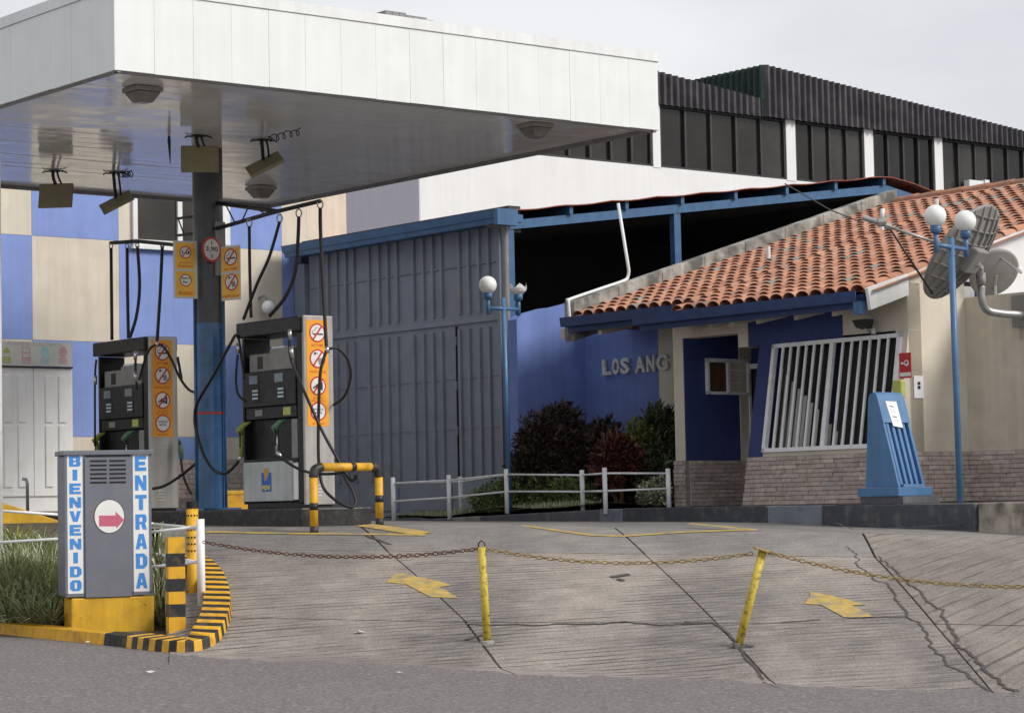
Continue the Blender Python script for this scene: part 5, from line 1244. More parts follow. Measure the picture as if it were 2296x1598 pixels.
tp_ = at(2137, 534, 23.95); tp_.x = b0.x - .01; tp_.y = b0.y
twin_lamp(b0, tp_, at(2137, 554, 23.95).z, Vector((.195, .25, 0)), .155, .111, 'blue lamp post with two whole white globes in front of the satellite dish')
b0 = at(1143, 1150, 29.4); b0.z = CZ - .06; tp_ = at(1128, 668, 29.4)
twin_lamp(b0, tp_, at(1129, 692, 29.4).z, Vector((.185, .14, 0)), .15, .111, 'leaning blue lamp post by the gate with one globe broken open', broken=1)

# ================================================================== AIR AND WATER MACHINE
c = at(2014, 1100, 24.45); mf = Frame((c.x, c.y, CZ), U3, -V3)        # front right-facing side along U; x=0 at the near corner
zb = zt
am = thing('air_machine', mf(.25, -.25, zb), 'blue wedge shaped air pump cabinet with fluted front and paper notice', 'machine')
zz = lambda py: (at(2014, py, 24.45) - CAMP).z
MB().box(mf, .0, .56, -.52, .06, zb, zz(1112)).build('concrete_pad', M['kerb_slate'], am)
MB().box(mf, -.02, .50, -.54, .02, zz(1112) + .001, zz(1092)).build('base_plinth', M['machine_blue'], am, bevel=.006)
z0_, z1_ = zz(1091), zz(876); W_ = .40
# side profile in (-V direction, z): leaning front
sp = Frame(mf(.03, 0, 0), mf.ey, mf.ex)
pf = [(-.47, z0_), (-.02, z0_), (-.27, z1_ - .08), (-.29, z1_ - .02), (-.33, z1_), (-.38, z1_ - .015), (-.40, z1_ - .06)]
MB().extr(sp, pf, 0, .03).build('side_panel', M['machine_blue'], am); MB().extr(sp, pf, W_ - .03, W_).build('side_panel', M['machine_blue'], am)
def fp(t, d): # point on leaning front; t 0 bottom..1 top
    return (-.02 + (-.25) * t + d, z0_ + (z1_ - .08 - z0_) * t)
b = MB(); b.extr(sp, [(-.46, z0_), (fp(0, -.05)[0], z0_), fp(1, -.05), (-.33, z1_ - .01), (-.395, z1_ - .06)], .031, W_ - .031); b.build('body', M['machine_blue'], am)
for k in range(4):
    xx = .04 + k * (W_ - .08) / 4; b = MB(); b.extr(sp, [fp(.0, -.049), fp(.0, -.006), fp(.74, -.006), fp(.74, -.049)], xx + .008, xx + .05); b.build('flute', M['machine_blue'], am, bevel=.008)
b = MB(); b.extr(sp, [fp(.74, -.04), fp(.74, .008), (-.27 + .006, z1_ - .08), (-.285, z1_ - .015), (-.33, z1_ + .006), (-.36, z1_ - .03)], -.004, W_ + .004); b.build('hood', M['machine_blue'], am)
b = MB(); b.extr(sp, [fp(.0, .0), fp(0, .03), fp(.03, .03), fp(.03, .0)], .05, W_ - .03); b.build('foot_lip', M['machine_blue'], am)
nd = Vector((0, 0, 0)); pn = MB(); a_ = [(sp(fp(t, .0095)[0], x, fp(t, .0)[1])) for x, t in ((.13, .70), (.27, .68), (.265, .985), (.10, .99))]
pn.prism(a_, [p + sp.ex * .002 for p in a_]); o = pn.build('paper_notice', M['paper']); tag(o, 'white paper notice taped to the blue air machine', 'paper')
e1, e2 = (a_[1] - a_[0]), (a_[3] - a_[0])
nf = Frame(a_[0] + sp.ex * .0025, e1.normalized(), (e2.cross(e1)).normalized() * 1, e2.normalized()); Lw, Lh = e1.length, e2.length
for z_ in (.80, .38): MB().box(nf, Lw * .25, Lw * .7, 0, .0006, Lh * z_, Lh * (z_ + .04)).build('print_line', M['ink'], o)
for z_ in (.7, .64, .58, .28, .22): MB().box(nf, Lw * .15, Lw * .85, 0, .0006, Lh * z_, Lh * (z_ + .015)).build('print_line', M['notice_text'], o)

# ================================================================== THINGS ON THE OFFICE CORNER
hx, hz0 = OF.pix(2022, 838)[0] + .015, OF.pix(2022, 828)[1]; hz1_ = OF.pix(2030, 785)[1]
fr = OF.sub(xW1 + .012, bo_(1.4) + .02, 0); w_ = .165
t = thing('hose_reel_sign', fr(w_ / 2, 0, 1.28), 'small red fire hose sign beside the barred window', 'sign')
zz0, zz1 = 1.28, 1.55
MB().box(fr, 0, w_, 0, .006, zz0, zz1).build('plate', M['sign_red'], t); MB().box(fr, .006, w_ - .006, .006, .008, zz0 + .02, zz0 + .06).build('caption_strip', M['sign_white'], t)
disc(fr, w_ * .62, zz0 + .16, w_ * .2, .006, .008, 'reel_symbol', M['sign_white'], t); disc(fr, w_ * .62, zz0 + .165, w_ * .1, .008, .009, 'reel_symbol', M['sign_red'], t); MB().box(fr, w_ * .15, w_ * .5, .006, .008, zz0 + .15, zz0 + .17).build('hose_symbol', M['sign_white'], t)
fr = OF.sub(xW1 + .01, bo_(1.1) + .02, 0); t = MB().box(fr, 0, .13, 0, .08, 1.06, 1.26).build('alarm_box', M['notice_green'], bevel=.02); tag(t, 'small yellow box below the red hose sign', 'box')
a_, c_ = SW.pix(2047, 842), SW.pix(2070, 893); t = thing('intercom_plate', SW(a_[0], .0, c_[1]), 'white screwed plate with two sockets on the office side wall', 'socket plate')
MB().box(SW, a_[0], c_[0], 0, .012, c_[1], a_[1]).build('plate', M['white_paint'], t, bevel=.004)
for q in (.42, .6): MB().box(SW, (a_[0] + c_[0]) / 2 - .02, (a_[0] + c_[0]) / 2 + .02, .012, .018, c_[1] + (a_[1] - c_[1]) * q, c_[1] + (a_[1] - c_[1]) * (q + .13)).build('socket', M['frame_dark'], t)
p = OF(*(lambda q: (q[0], .0, q[1]))(OF.pix(1962, 748))); t = thing('security_lamp', p, 'small dark security floodlight on the wall above the barred window', 'floodlight')
fr = Frame(p, OF.ex, OF.ey); b = MB(); b.tube([fr(0, 0, 0), fr(0, .09, .02), fr(-.02, .14, .06)], .014, 8); b.build('arm', M['galv'], t, smooth=True)
b = MB(); b.prism([fr(-.1, .10, .05), fr(.05, .10, .05), fr(.05, .2, .07), fr(-.1, .2, .07)], [fr(-.13, .08, .15), fr(.06, .08, .15), fr(.06, .22, .15), fr(-.13, .22, .15)]); b.build('head', M['frame_dark'], t); MB().lathe(fr.sub(.07, .1, .02), [(.03, -.03), (.03, .03)], 10).build('sensor', M['galv'], t)

# ================================================================== SATELLITE DISHES
def dish(c, axis, rad, depth, lab, mt):
    ax = Vector(axis).normalized(); e1 = ax.cross(Z3).normalized(); e2 = ax.cross(e1).normalized(); fr = Frame(c, e1, e2, ax)
    t = thing('satellite_dish', c, lab, 'satellite dish', 'satellite dishes by the perimeter wall')
    pr = [(rad * k / 7 + .001, depth * (k / 7) ** 2) for k in range(8)]; b = MB(); b.lathe(fr, pr + [(rad + .02, depth + .002), (rad + .02, depth - .025), (rad - .01, depth - .03)] + [(max(.001, rad * k / 7 - .008), depth * (k / 7) ** 2 - .022) for k in range(6, -1, -1)], 36)
    b.build('reflector', M[mt], t, smooth=True); return t, fr
t, fr = dish(at(2172, 576, 25.0) , (-.66, .45, .60), .56, .11, 'large grey satellite dish seen from behind with ribbed back and feed arm', 'dish_grey')
def back(x, y): r2 = (x * x + y * y) / .575 ** 2; return .13 * r2 - .024
for k in range(-3, 4):
    x = k * .15; L_ = math.sqrt(max(0, .57 ** 2 - x * x)); b = MB(); n = 8
    for i in range(n):
        ya, yb_ = -L_ + 2 * L_ * i / n, -L_ + 2 * L_ * (i + 1) / n
        b.prism([fr(x - .008, ya, back(x, ya) - .03), fr(x + .008, ya, back(x, ya) - .03), fr(x + .008, yb_, back(x, yb_) - .03), fr(x - .008, yb_, back(x, yb_) - .03)], [fr(x - .008, ya, back(x, ya) + .003), fr(x + .008, ya, back(x, ya) + .003), fr(x + .008, yb_, back(x, yb_) + .003), fr(x - .008, yb_, back(x, yb_) + .003)])
    b.build('back_rib', M['dish_grey'], t)
    y = k * .15; b = MB()
    for i in range(n):
        xa, xb = -L_ + 2 * L_ * i / n, -L_ + 2 * L_ * (i + 1) / n
        b.prism([fr(xa, y - .006, back(xa, y) - .022), fr(xb, y - .006, back(xb, y) - .022), fr(xb, y + .006, back(xb, y) - .022), fr(xa, y + .006, back(xa, y) - .022)], [fr(xa, y - .006, back(xa, y) + .003), fr(xb, y - .006, back(xb, y) + .003), fr(xb, y + .006, back(xb, y) + .003), fr(xa, y + .006, back(xa, y) + .003)])
    b.build('back_rib', M['dish_grey'], t)
b = MB(); b.box(fr, -.14, .14, -.14, .14, -.12, -.02); b.build('hub', M['dish_grey'], t, bevel=.02)
hub = fr(0, 0, -.1); pj = at(2197, 600, 25.25)
b = MB(); b.tube([hub, pj, at(2199, 628, 25.3)], .04, 8); b.build('mount_bracket', M['galv'], t)
MB().tube([at(2199, 612, 25.3), at(2200, 640, 25.3)], .05, 12).build('mount_collar', M['dish_grey'], t, smooth=True)
wy = PW.pix(2292, 708)
MB().tube(smooth_path([at(2200, 640, 25.3), at(2201, 672, 25.3), at(2212, 694, 25.35), at(2238, 702, 25.4), at(2286, 706, 25.5), PW(wy[0] + .05, .02, wy[1])], 5), .042, 12).build('mast', M['galv'], t, smooth=True)
MB().box(PW.sub(wy[0], 0, wy[1]), -.1, .3, 0, .05, -.12, .22).build('wall_plate', M['dish_grey'], t)
MB().tube([PW(wy[0] - .05, .03, wy[1] + .0), PW(wy[0] + .0, .04, wy[1] - .25)], .012, 6).build('stay', M['galv'], t)
lnb = at(1978, 497, 24.6)
b = MB(); b.tube([at(1934, 487, 24.6), at(1970, 499, 24.6)], .03, 10); b.tube([at(1968, 499, 24.6), at(1986, 498, 24.6)], .045, 8); b.tube([at(1984, 505, 24.6), at(1998, 509, 24.6)], .035, 8); b.build('feed_head', M['galv'], t)
MB().tube([at(1992, 508, 24.62), fr(.3, -.45, .1) if False else at(2114, 549, 24.75)], .016, 6).build('feed_arm', M['galv'], t, smooth=True)
MB().tube([at(1992, 508, 24.6), at(2092, 660, 24.8)], .011, 6).build('feed_stay', M['boom_steel'], t, smooth=True); MB().tube([at(2114, 549, 24.75), at(2150, 560, 24.9)], .016, 6).build('feed_arm', M['galv'], t, smooth=True)
MB().tube([at(1978, 493, 24.6), at(1979, 468, 24.6)], .022, 8).build('feed_horn', M['white_trim'], t, smooth=True)
t, fr = dish(at(2232, 615, 26.2), (-.25, .75, .55), .27, .05, 'smaller plain grey satellite dish on top of the perimeter wall', 'dish_grey')
q = fr(0, 0, -.02); MB().tube([q, Vector((q.x, q.y + .1, q.z - .1)), Vector((q.x, q.y + .1, CZ + zp - .02))], .022, 8).build('mast', M['galv'], t)
MB().tube([fr(0, -.2, .05), at(2290, 612, 25.9)], .012, 6).build('feed_arm', M['galv'], t); MB().lathe(Frame(at(2286, 605, 25.9), (1, 0, 0), (0, 1, 0)), globe_prof(.035), 10).build('feed_head', M['white_trim'], t, smooth=True)
o = MB().tube([at(1760, 412, 31), at(1860, 470, 29), at(1935, 500, 27.5)], .008, 5).build('overhead_cable', M['boom_steel']); tag(o, 'thin dark cable from the shed roof to the feed of the big dish', 'cable')

# ================================================================== WHITE RAILINGS OF THE GARDEN BED
rl = thing('garden_railing', at(1137, 1140, 29.4), 'low white tubular railing with two rails round the garden bed', 'railing')
posts = {'A': (883, 1162, 1070, 30.75), 'B': (1008, 1152, 1064, 30.15), 'C': (1034, 1150, 1068, 30.9), 'D': (1137, 1138, 1051, 29.35), 'E': (1307, 1137, 1053, 28.45), 'F': (1358, 1138, 1048, 27.75), 'G': (1500, 1127, 1050, 27.95)}
PT = {}
for k_, (px, yb_, yt_, Y) in posts.items():
    b_ = at(px, yb_, Y); t_ = at(px, yt_, Y); t_.x = b_.x - .004; PT[k_] = (b_, t_); MB().tube([b_ - Z3 * .07, t_], .028, 12).build('post', M['white_paint'], rl, smooth=True)
def rail(a, c, fa=.86, fb=.42):
    for f in (fa, fb): MB().tube([PT[a][0].lerp(PT[a][1], f), PT[c][0].lerp(PT[c][1], f)], .012, 8).build('rail', M['white_paint'], rl, smooth=True)
for a, c in ('AB', 'BD', 'AC', 'CD', 'DE', 'EF', 'FG'): rail(a, c)

# ================================================================== CHAIN BARRIER
p1b = gpt(1093, 1440); p1t = at(1080, 1226, p1b.y - .02); p2b = gpt(1655, 1450); p2t = at(1710, 1236, p2b.y - .05)
cp = thing('chain_post', p1b, 'rusty yellow post with a rusty ring on top in the ramp, leaning slightly', 'post', 'yellow chain posts')
MB().tube([p1b - Z3 * .05 + (p1b - p1t).normalized() * .02, p1t], .033, 12).build('tube', M['yellow_post'], cp, smooth=True)
MB().tube([p1t + Vector((-.027, 0, -.03)), p1t + Vector((-.026, 0, .03)), p1t + Vector((0, 0, .056)), p1t + Vector((.026, 0, .03)), p1t + Vector((.027, 0, -.03))], .007, 6).build('ring', M['rust'], cp, smooth=True)
MB().lathe(Frame(p1b, (1, 0, 0), (0, 1, 0)), [(.07, -.02), (.06, .012), (.034, .02)], 12).build('footing', M['concrete'], cp)
cp2 = thing('chain_post', p2b, 'bent yellow post with a crooked square cap plate in the ramp', 'post', 'yellow chain posts')
MB().tube([p2b - (p2t - p2b).normalized() * .06, p2t], .033, 12).build('tube', M['yellow_post'], cp2, smooth=True)
ax = (p2t - p2b).normalized(); e1 = Vector((.93, .1, -.27)).normalized(); e2 = ax.cross(e1).normalized(); fr = Frame(p2t + ax * .01, e1, e2, e1.cross(e2).normalized()); MB().box(fr, -.075, .065, -.06, .06, -.006, .008).build('cap_plate', M['rust_gold'], cp2, bevel=.004)
b = MB(); fr = Frame(p2b, (1, 0, 0), (0, 1, 0))
for k in range(7): a = k * .9; b.box(fr, .05 * math.cos(a) - .02, .05 * math.cos(a) + .02, .05 * math.sin(a) - .02, .05 * math.sin(a) + .02, -.02, .012 + .01 * (k % 3))
b.build('broken_footing', M['concrete_old'], cp2)
def link_mesh(mt):
    b = MB(); pts = []; n = 12; hl, hw = .019, .0135
    for i in range(n):
        a = 2 * math.pi * i / n; pts.append(Vector((math.cos(a) * hw + (hl if math.cos(a) > 0 else -hl) * .55, math.sin(a) * hw, 0)))
    m_ = 5; r_ = .0048
    for i, p in enumerate(pts):
        t = (pts[(i + 1) % n] - pts[i - 1]).normalized(); s_ = Vector((-t.y, t.x, 0))
        for j in range(m_): a = 2 * math.pi * j / m_; b.v.append(p + s_ * (math.cos(a) * r_) + Z3 * (math.sin(a) * r_))
    for i in range(n):
        for j in range(m_): b.f.append((i * m_ + j, ((i + 1) % n) * m_ + j, ((i + 1) % n) * m_ + (j + 1) % m_, i * m_ + (j + 1) % m_)); b.mi.append(0)
    return b.mesh('chain_link', mt, Vector((0, 0, 0)), True)
LMS = [link_mesh(M['rust']), link_mesh(M['rust_gold'])]
def chain(p, q, sag, lab, mi):
    n0 = 60; P = [p.lerp(q, k / n0) - Z3 * (sag * 4 * (k / n0) * (1 - k / n0)) for k in range(n0 + 1)]
    P = resample(P, .0455); t = thing('chain', p.lerp(q, .5), lab, 'chain', 'chains across the ramp')
    for k in range(len(P) - 1):
        d = (P[k + 1] - P[k]).normalized(); s_ = d.cross(Z3).normalized(); u_ = s_.cross(d); tw = (R(25) if k % 2 else R(115)) + random.uniform(-.25, .25)
        e1 = s_ * math.cos(tw) + u_ * math.sin(tw); e2 = d.cross(e1); c = (P[k] + P[k + 1]) / 2
        link('link', LMS[mi], Matrix(((d.x, e1.x, e2.x, c.x), (d.y, e1.y, e2.y, c.y), (d.z, e1.z, e2.z, c.z), (0, 0, 0, 1))), t)
    return t
wp = gpt(452, 1357); wpt = at(449, 1163, wp.y)
ca = at(455, 1214, wp.y - .06)
chain(ca, at(1076, 1229, p1t.y), .10, 'dark rusty chain between the white railing post and the post with the ring', 0)
chain(at(1084, 1229, p1t.y), at(1700, 1238, p2t.y), .10, 'rusty chain between the two yellow posts', 1)
pe = at(2480, 1306, p2t.y - 1.2)
chain(at(1722, 1237, p2t.y), pe, .12, 'golden rusty chain running right from the bent yellow post', 1)
pb = G(pe.x + .02, pe.y); t = thing('chain_post', pb, 'yellow post at the outer end of the golden rusty chain', 'post', 'yellow chain posts'); MB().tube([pb - Z3 * .05, Vector((pb.x, pb.y, pe.z + .02))], .033, 12).build('tube', M['yellow_post'], t, smooth=True)


# heavy block capitals drawn on a unit square: outline, then holes cut as separate bars
def block(fr, ch, x, z, wd, ht, y, mt, parent):
    S = .34; H = .24
    parts = {'I': [[(0, 0), (1, 0), (1, 1), (0, 1)]],
      'E': [[(0, 0), (1, 0), (1, H), (S, H), (S, .38), (.9, .38), (.9, .62), (S, .62), (S, 1 - H), (1, 1 - H), (1, 1), (0, 1)]],
      'N': [[(0, 0), (.3, 0), (.3, .52), (.66, 0), (1, 0), (1, 1), (.7, 1), (.7, .48), (.34, 1), (0, 1)]],
      'V': [[(.3, 0), (.7, 0), (1, 1), (.66, 1), (.5, .36), (.34, 1), (0, 1)]],
      'T': [[(.32, 0), (.68, 0), (.68, 1 - H), (1, 1 - H), (1, 1), (0, 1), (0, 1 - H), (.32, 1 - H)]],
      'B': [[(0, 0), (.85, 0), (1, .14), (1, .4), (.9, .5), (.62, .5), (.62, .22), (.36, .22), (.36, .5), (0, .5)], [(0, .5), (.36, .5), (.36, .78), (.6, .78), (.6, .5), (.9, .5), (.97, .6), (.97, .86), (.85, 1), (0, 1)], [(.36, .43), (.62, .43), (.62, .57), (.36, .57)]],
      'D': [[(0, 0), (.72, 0), (1, .26), (1, .5), (.62, .5), (.62, .24), (.36, .24), (.36, .5), (0, .5)], [(0, .5), (.36, .5), (.36, .76), (.62, .76), (.62, .5), (1, .5), (1, .74), (.72, 1), (0, 1)]],
      'O': [[(.2, 0), (.8, 0), (1, .22), (1, .5), (.61, .5), (.61, .22), (.39, .22), (.39, .5), (0, .5), (0, .22)], [(0, .5), (.39, .5), (.39, .78), (.61, .78), (.61, .5), (1, .5), (1, .78), (.8, 1), (.2, 1), (0, .78)]],
      'R': [[(0, 0), (.35, 0), (.35, .36), (.5, .36), (.64, 0), (1, 0), (.84, .4), (.97, .52), (.97, .6), (.62, .6), (.62, .52), (.35, .52), (.35, .6), (0, .6)], [(0, .6), (.35, .6), (.35, .8), (.62, .8), (.62, .6), (.97, .6), (.97, .86), (.84, 1), (0, 1)]],
      'A': [[(0, 0), (.33, 0), (.38, .2), (.62, .2), (.67, 0), (1, 0), (.72, 1), (.5, 1), (.5, .74), (.58, .4), (.42, .4), (.5, .74), (.5, 1), (.28, 1)]]}
    b = MB()
    for k, P in enumerate(parts[ch]): b.extr(fr, [(x + px * wd, z + pz * ht) for px, pz in P], y, y + .002 + .0004 * k)
    return b.build('letter', mt, parent)

# ================================================================== WELCOME SIGN BOX
sb = gpt(250, 1419); YS = sb.y + .12; nx, ny = math.sin(R(22)), -math.cos(R(22))
oL = at(147, 1336, YS); SFm = Frame((oL.x, YS, CZ), (-ny, nx, 0), (nx, ny, 0))
W_ = SFm.pix(343, 1336)[0]; zb_ = SFm.pix(147, 1338)[1]; zt2 = SFm.pix(240, 1020)[1]; ztop = SFm.pix(240, 1009)[1]
sg = thing('welcome_sign', SFm(W_ / 2, -.17, ground(oL.x + .4, YS)), 'grey box sign with vertical blue letters and a red arrow on a yellow plinth', 'sign')
Dp = .33
MB().box(SFm, 0, W_, -Dp, -.012, zb_, zt2).build('cabinet', M['sign_grey'], sg, bevel=.012)
MB().box(SFm, -.02, W_ + .012, -Dp - .015, .022, zt2 + .001, ztop).build('lid', M['sign_grey'], sg, bevel=.006)
xa, xb = SFm.pix(190, 1200)[0], SFm.pix(293, 1200)[0]
MB().box(SFm, xa, xb, -.0119, .018, zb_ - .012, zt2 - .02).build('centre_panel', M['sign_grey'], sg, bevel=.005)
L0, L1, R0_, R1_ = SFm.pix(150, 1200)[0], SFm.pix(190, 1200)[0], SFm.pix(297, 1200)[0], SFm.pix(336, 1200)[0]
zl_, zu_ = SFm.pix(170, 1330)[1], SFm.pix(170, 1018)[1]
for x0, x1, word in ((L0 + .005, L1 - .012, 'BIENVENIDO'), (R0_ + .008, R1_ - .006, 'ENTRADA')):
    f = MB(); 
    for e in ((x0 - .022, x0, zl_ - .02, zu_), (x1, x1 + .02, zl_ - .02, zu_), (x0 - .022, x1 + .02, zl_ - .03, zl_)): f.box(SFm, e[0], e[1], -.011, .006, e[2], e[3])
    f.build('strip_frame', M['sign_grey'], sg)
    st = MB().box(SFm, x0, x1, -.0115, .002, zl_, zu_).build('letter_strip', M['sign_white'], sg)
    n = len(word); pitch = (zu_ - zl_ - .01) / n; lw = (x1 - x0) * .72
    for k, ch in enumerate(word):
        zc = zu_ - pitch * (k + .5); hh = pitch * .78; ww = lw * (.4 if ch == 'I' else 1.0); xc = (x0 + x1) / 2
        block(SFm, ch, xc - ww / 2, zc - hh / 2, ww, hh, .002, M['sign_blue'], st)
b = None
for r_ in range(6):
    for (p0, p1_) in ((201, 238), (244, 281)):
        z = SFm.pix(240, 1033 + r_ * 9.6)[1]; MB().box(SFm, SFm.pix(p0, 1040)[0], SFm.pix(p1_, 1040)[0], .0181, .021, z - .008, z + .008).build('vent_slot', M['black'], sg)
cx, cz_ = SFm.pix(244, 1157); rr = SFm.pix(277, 1157)[0] - cx
disc(SFm, cx, cz_, rr + .006, .0182, .0205, 'disc_rim', M['frame_dark'], sg, 40, rr * 1.1 + .006); dd = disc(SFm, cx, cz_, rr, .0206, .0225, 'white_disc', M['sign_white'], sg, 40, rr * 1.1)
q = [SFm.pix(*p) for p in ((221, 1155), (258, 1155), (258, 1146), (277, 1165), (260, 1184), (260, 1179), (221, 1179))]
MB().extr(SFm, q, .0226, .0245).build('red_arrow', M['arrow_red'], dd)
pb_ = SFm.pix(168, 1418)[1]; x0, x1 = SFm.pix(168, 1380)[0] , SFm.pix(341, 1380)[0]
MB().box(SFm, x0 - .03, x1 + .02, -Dp + .0, .005, pb_ - .1, zb_ - .014).build('plinth', M['yellow_plinth'], sg, bevel=.01)

# ================================================================== POSTS IN THE PLANTER
sp_b = gpt(391, 1420); fr = Frame((sp_b.x, sp_b.y + .1, CZ), (.95, .31, 0), (.31, -.95, 0)); hw_ = .072
t = thing('striped_bollard', sp_b, 'square concrete bollard in yellow and black bands on the planter kerb', 'bollard')
zz0 = sp_b.z - CZ; zt3 = (at(390, 1204, sp_b.y + .1) - CAMP).z; ys_ = [1420, 1383, 1354, 1326, 1297, 1270, 1240, 1204]
zs_ = [zz0 - .12] + [(at(390, y, sp_b.y + .02) - CAMP).z for y in ys_[1:-1]] + [zt3]
for k in range(7): MB().box(fr, -hw_, hw_, -hw_, hw_, zs_[k], zs_[k + 1]).build('band', M['yellow_paint'] if k % 2 == 0 else M['black_paint'], t)
yb2 = gpt(432, 1352); y_ = yb2.y + .35
t = thing('perforated_post', Vector((at(432, 1300, y_).x, y_, yb2.z)), 'round yellow post with rows of drilled holes and black cap band', 'post')
fr = Frame((at(432, 1240, y_).x, y_, CZ), (1, 0, 0), (0, 1, 0)); za, zb3 = (at(432, 1360, y_) - CAMP).z, (at(432, 1124, y_) - CAMP).z; r_ = 22 * y_ / FPX / 1.02 / 1.0 * .5 * 1.25
MB().lathe(fr, [(r_, za - .45), (r_, zb3 - .06)], 18).build('shaft', M['yellow_paint'], t, smooth=True); MB().lathe(fr, [(r_ * 1.05, zb3 - .06), (r_ * 1.05, zb3 + .0), (.02, zb3 + .005)], 18).build('cap', M['black'], t, smooth=False)
for py in (1138, 1155, 1187, 1204, 1219, 1234):
    z = (at(432, py, y_) - CAMP).z
    for an in (-150, -120, -90, -60, -30):
        c = fr(r_ * math.cos(R(an)), r_ * math.sin(R(an)), z); nrm = Vector((math.cos(R(an)), math.sin(R(an)), 0)); MB().tube([c - nrm * .002, c + nrm * .002], .009, 8).build('hole', M['black'], t)
t = thing('planter_railing', wp, 'white post and thin rails fencing the planted corner', 'railing')
MB().tube([wp - Z3 * .08, wpt], .052 * .7, 14).build('post', M['white_paint'], t, smooth=True)
for pts in (((449, 1180, wp.y), (345, 1192, wp.y + .3), (330, 1194, wp.y + .35)), ((449, 1258, wp.y), (345, 1270, wp.y + .3), (330, 1272, wp.y + .35)), ((440, 1184, wp.y + .02), (345, 1174, wp.y + 2.4)), ((440, 1260, wp.y + .02), (345, 1240, wp.y + 2.0)),
            ((140, 1207, wp.y + .9), (-40, 1218, wp.y + .6)), ((140, 1154, wp.y + 2.6), (-40, 1142, wp.y + 2.6)), ((330, 1194, wp.y + .35), (140, 1207, wp.y + .9)), ((345, 1174, wp.y + 2.4), (140, 1154, wp.y + 2.6))):
    MB().tube([at(*p) for p in pts], .014, 8).build('rail', M['white_paint'], t, smooth=True)
pe_ = at(-2, 1252, 23.4); t = thing('white_mast', pe_, 'tall white steel mast with grey gusseted foot beside the bank of grass', 'mast')
fr = Frame(pe_, (1, 0, 0), (0, 1, 0)); MB().lathe(fr, [(.04, -.2), (.04, 5.6)], 14).build('shaft', M['white_paint'], t, smooth=True)
for a in range(4): MB().extr(Frame(pe_, (math.cos(a * math.pi / 2 + .3), math.sin(a * math.pi / 2 + .3), 0), (-math.sin(a * math.pi / 2 + .3), math.cos(a * math.pi / 2 + .3), 0)), [(.03, -.05), (.16, -.05), (.04, .16)], -.006, .006).build('gusset', M['sign_grey'], t)
MB().box(fr, -.5, .62, -.06, .06, -.16, -.051).build('foot_block', M['yellow_plinth'], t)
# sloping yellow side wall behind
a0, a1 = at(-30, 1200, 24.9), at(150, 1200, 25.3); e = (a1 - a0); e.z = 0; Lw = e.length; e.normalize(); fr = Frame((a0.x, a0.y, CZ), e, (e.y, -e.x, 0))
zz = lambda px, py: fr.pix(px, py)
q = [zz(-30, 1230), zz(150, 1230), zz(150, 1172), zz(-30, 1115)]
o = MB(); o.extr(fr, [(q[0][0], q[0][1] - .3), (q[1][0], q[1][1] - .3), q[2], q[3]], -.22, 0); o = o.build('ramp_side_wall', M['yellow_plinth'], bevel=.012); tag(o, 'sloping yellow painted side wall behind the grass tufts', 'wall')
p = gpt(240, 1260); 

# ================================================================== PLANTS
def tuft(px, py, n, L_, lab, mt='blade', sp_=.16, lean=1.0):
    c = bpt(px, py); b = MB()
    for _ in range(n):
        a = random.random() * 2 * math.pi; d = Vector((math.cos(a), math.sin(a), 0)); r0 = random.random() ** .6 * sp_ * .5; p0_ = c + d * r0; l = L_ * random.uniform(.6, 1.15)
        el = random.uniform(.5, 1.4); w_ = random.uniform(.006, .011); s_ = Vector((-d.y, d.x, 0)); prev = None
        for k in range(5):
            t = k / 4; dist = l * t; out_ = math.cos(el) * dist + .32 * lean * l * t * t; zz_ = math.sin(el) * dist - .5 * lean * l * t * t * math.cos(el * .6)
            p_ = p0_ + d * out_ + Z3 * zz_; ww = w_ * (1 - t * t * .95); cur = (p_ - s_ * ww, p_ + s_ * ww)
            if prev: b.face([prev[0], prev[1], cur[1], cur[0]])
            prev = cur
    t = thing('grass_tuft', c, lab, 'grass tuft', 'grass tufts in the planter'); b.build('blades', M[mt], t)
tl_ = 'strap leaved grass tuft on the bank left of the welcome sign'
for px, py in ((20, 1395), (70, 1402), (115, 1405), (10, 1355), (55, 1365), (105, 1370), (35, 1338), (85, 1345), (122, 1350), (-20, 1380), (-20, 1330), (60, 1318), (110, 1322), (15, 1315)): tuft(px, py, 260, .52, tl_, lean=.75)
for px, py in ((70, 1262), (120, 1262), (95, 1248), (45, 1250), (125, 1285), (40, 1285), (80, 1285)): tuft(px, py, 150, .46, 'strap leaved grass tuft higher up the bank behind the sign box')
for px, py in ((25, 1335), (72, 1330), (115, 1334)): tuft(px, py, 200, .62, 'tall strap leaved grass tuft in front of the yellow strip on the bank', lean=.35)
tr_ = 'strap leaved grass tuft between the welcome sign and the striped bollard'
for px, py in ((352, 1385), (368, 1400), (358, 1335), (362, 1290), (350, 1250), (352, 1360), (372, 1330)): tuft(px, py, 130, .5, tr_, lean=.55)
for px, py in ((425, 1378), (440, 1385), (415, 1350), (405, 1310), (428, 1395), (420, 1280)): tuft(px, py, 90, .26, 'short grass tuft between the bollard and the striped kerb', sp_=.2)
tuft(30, 1228, 160, .30, 'yellow green feathery plant at the foot of the white mast', 'blade_yellow', .3, .4)

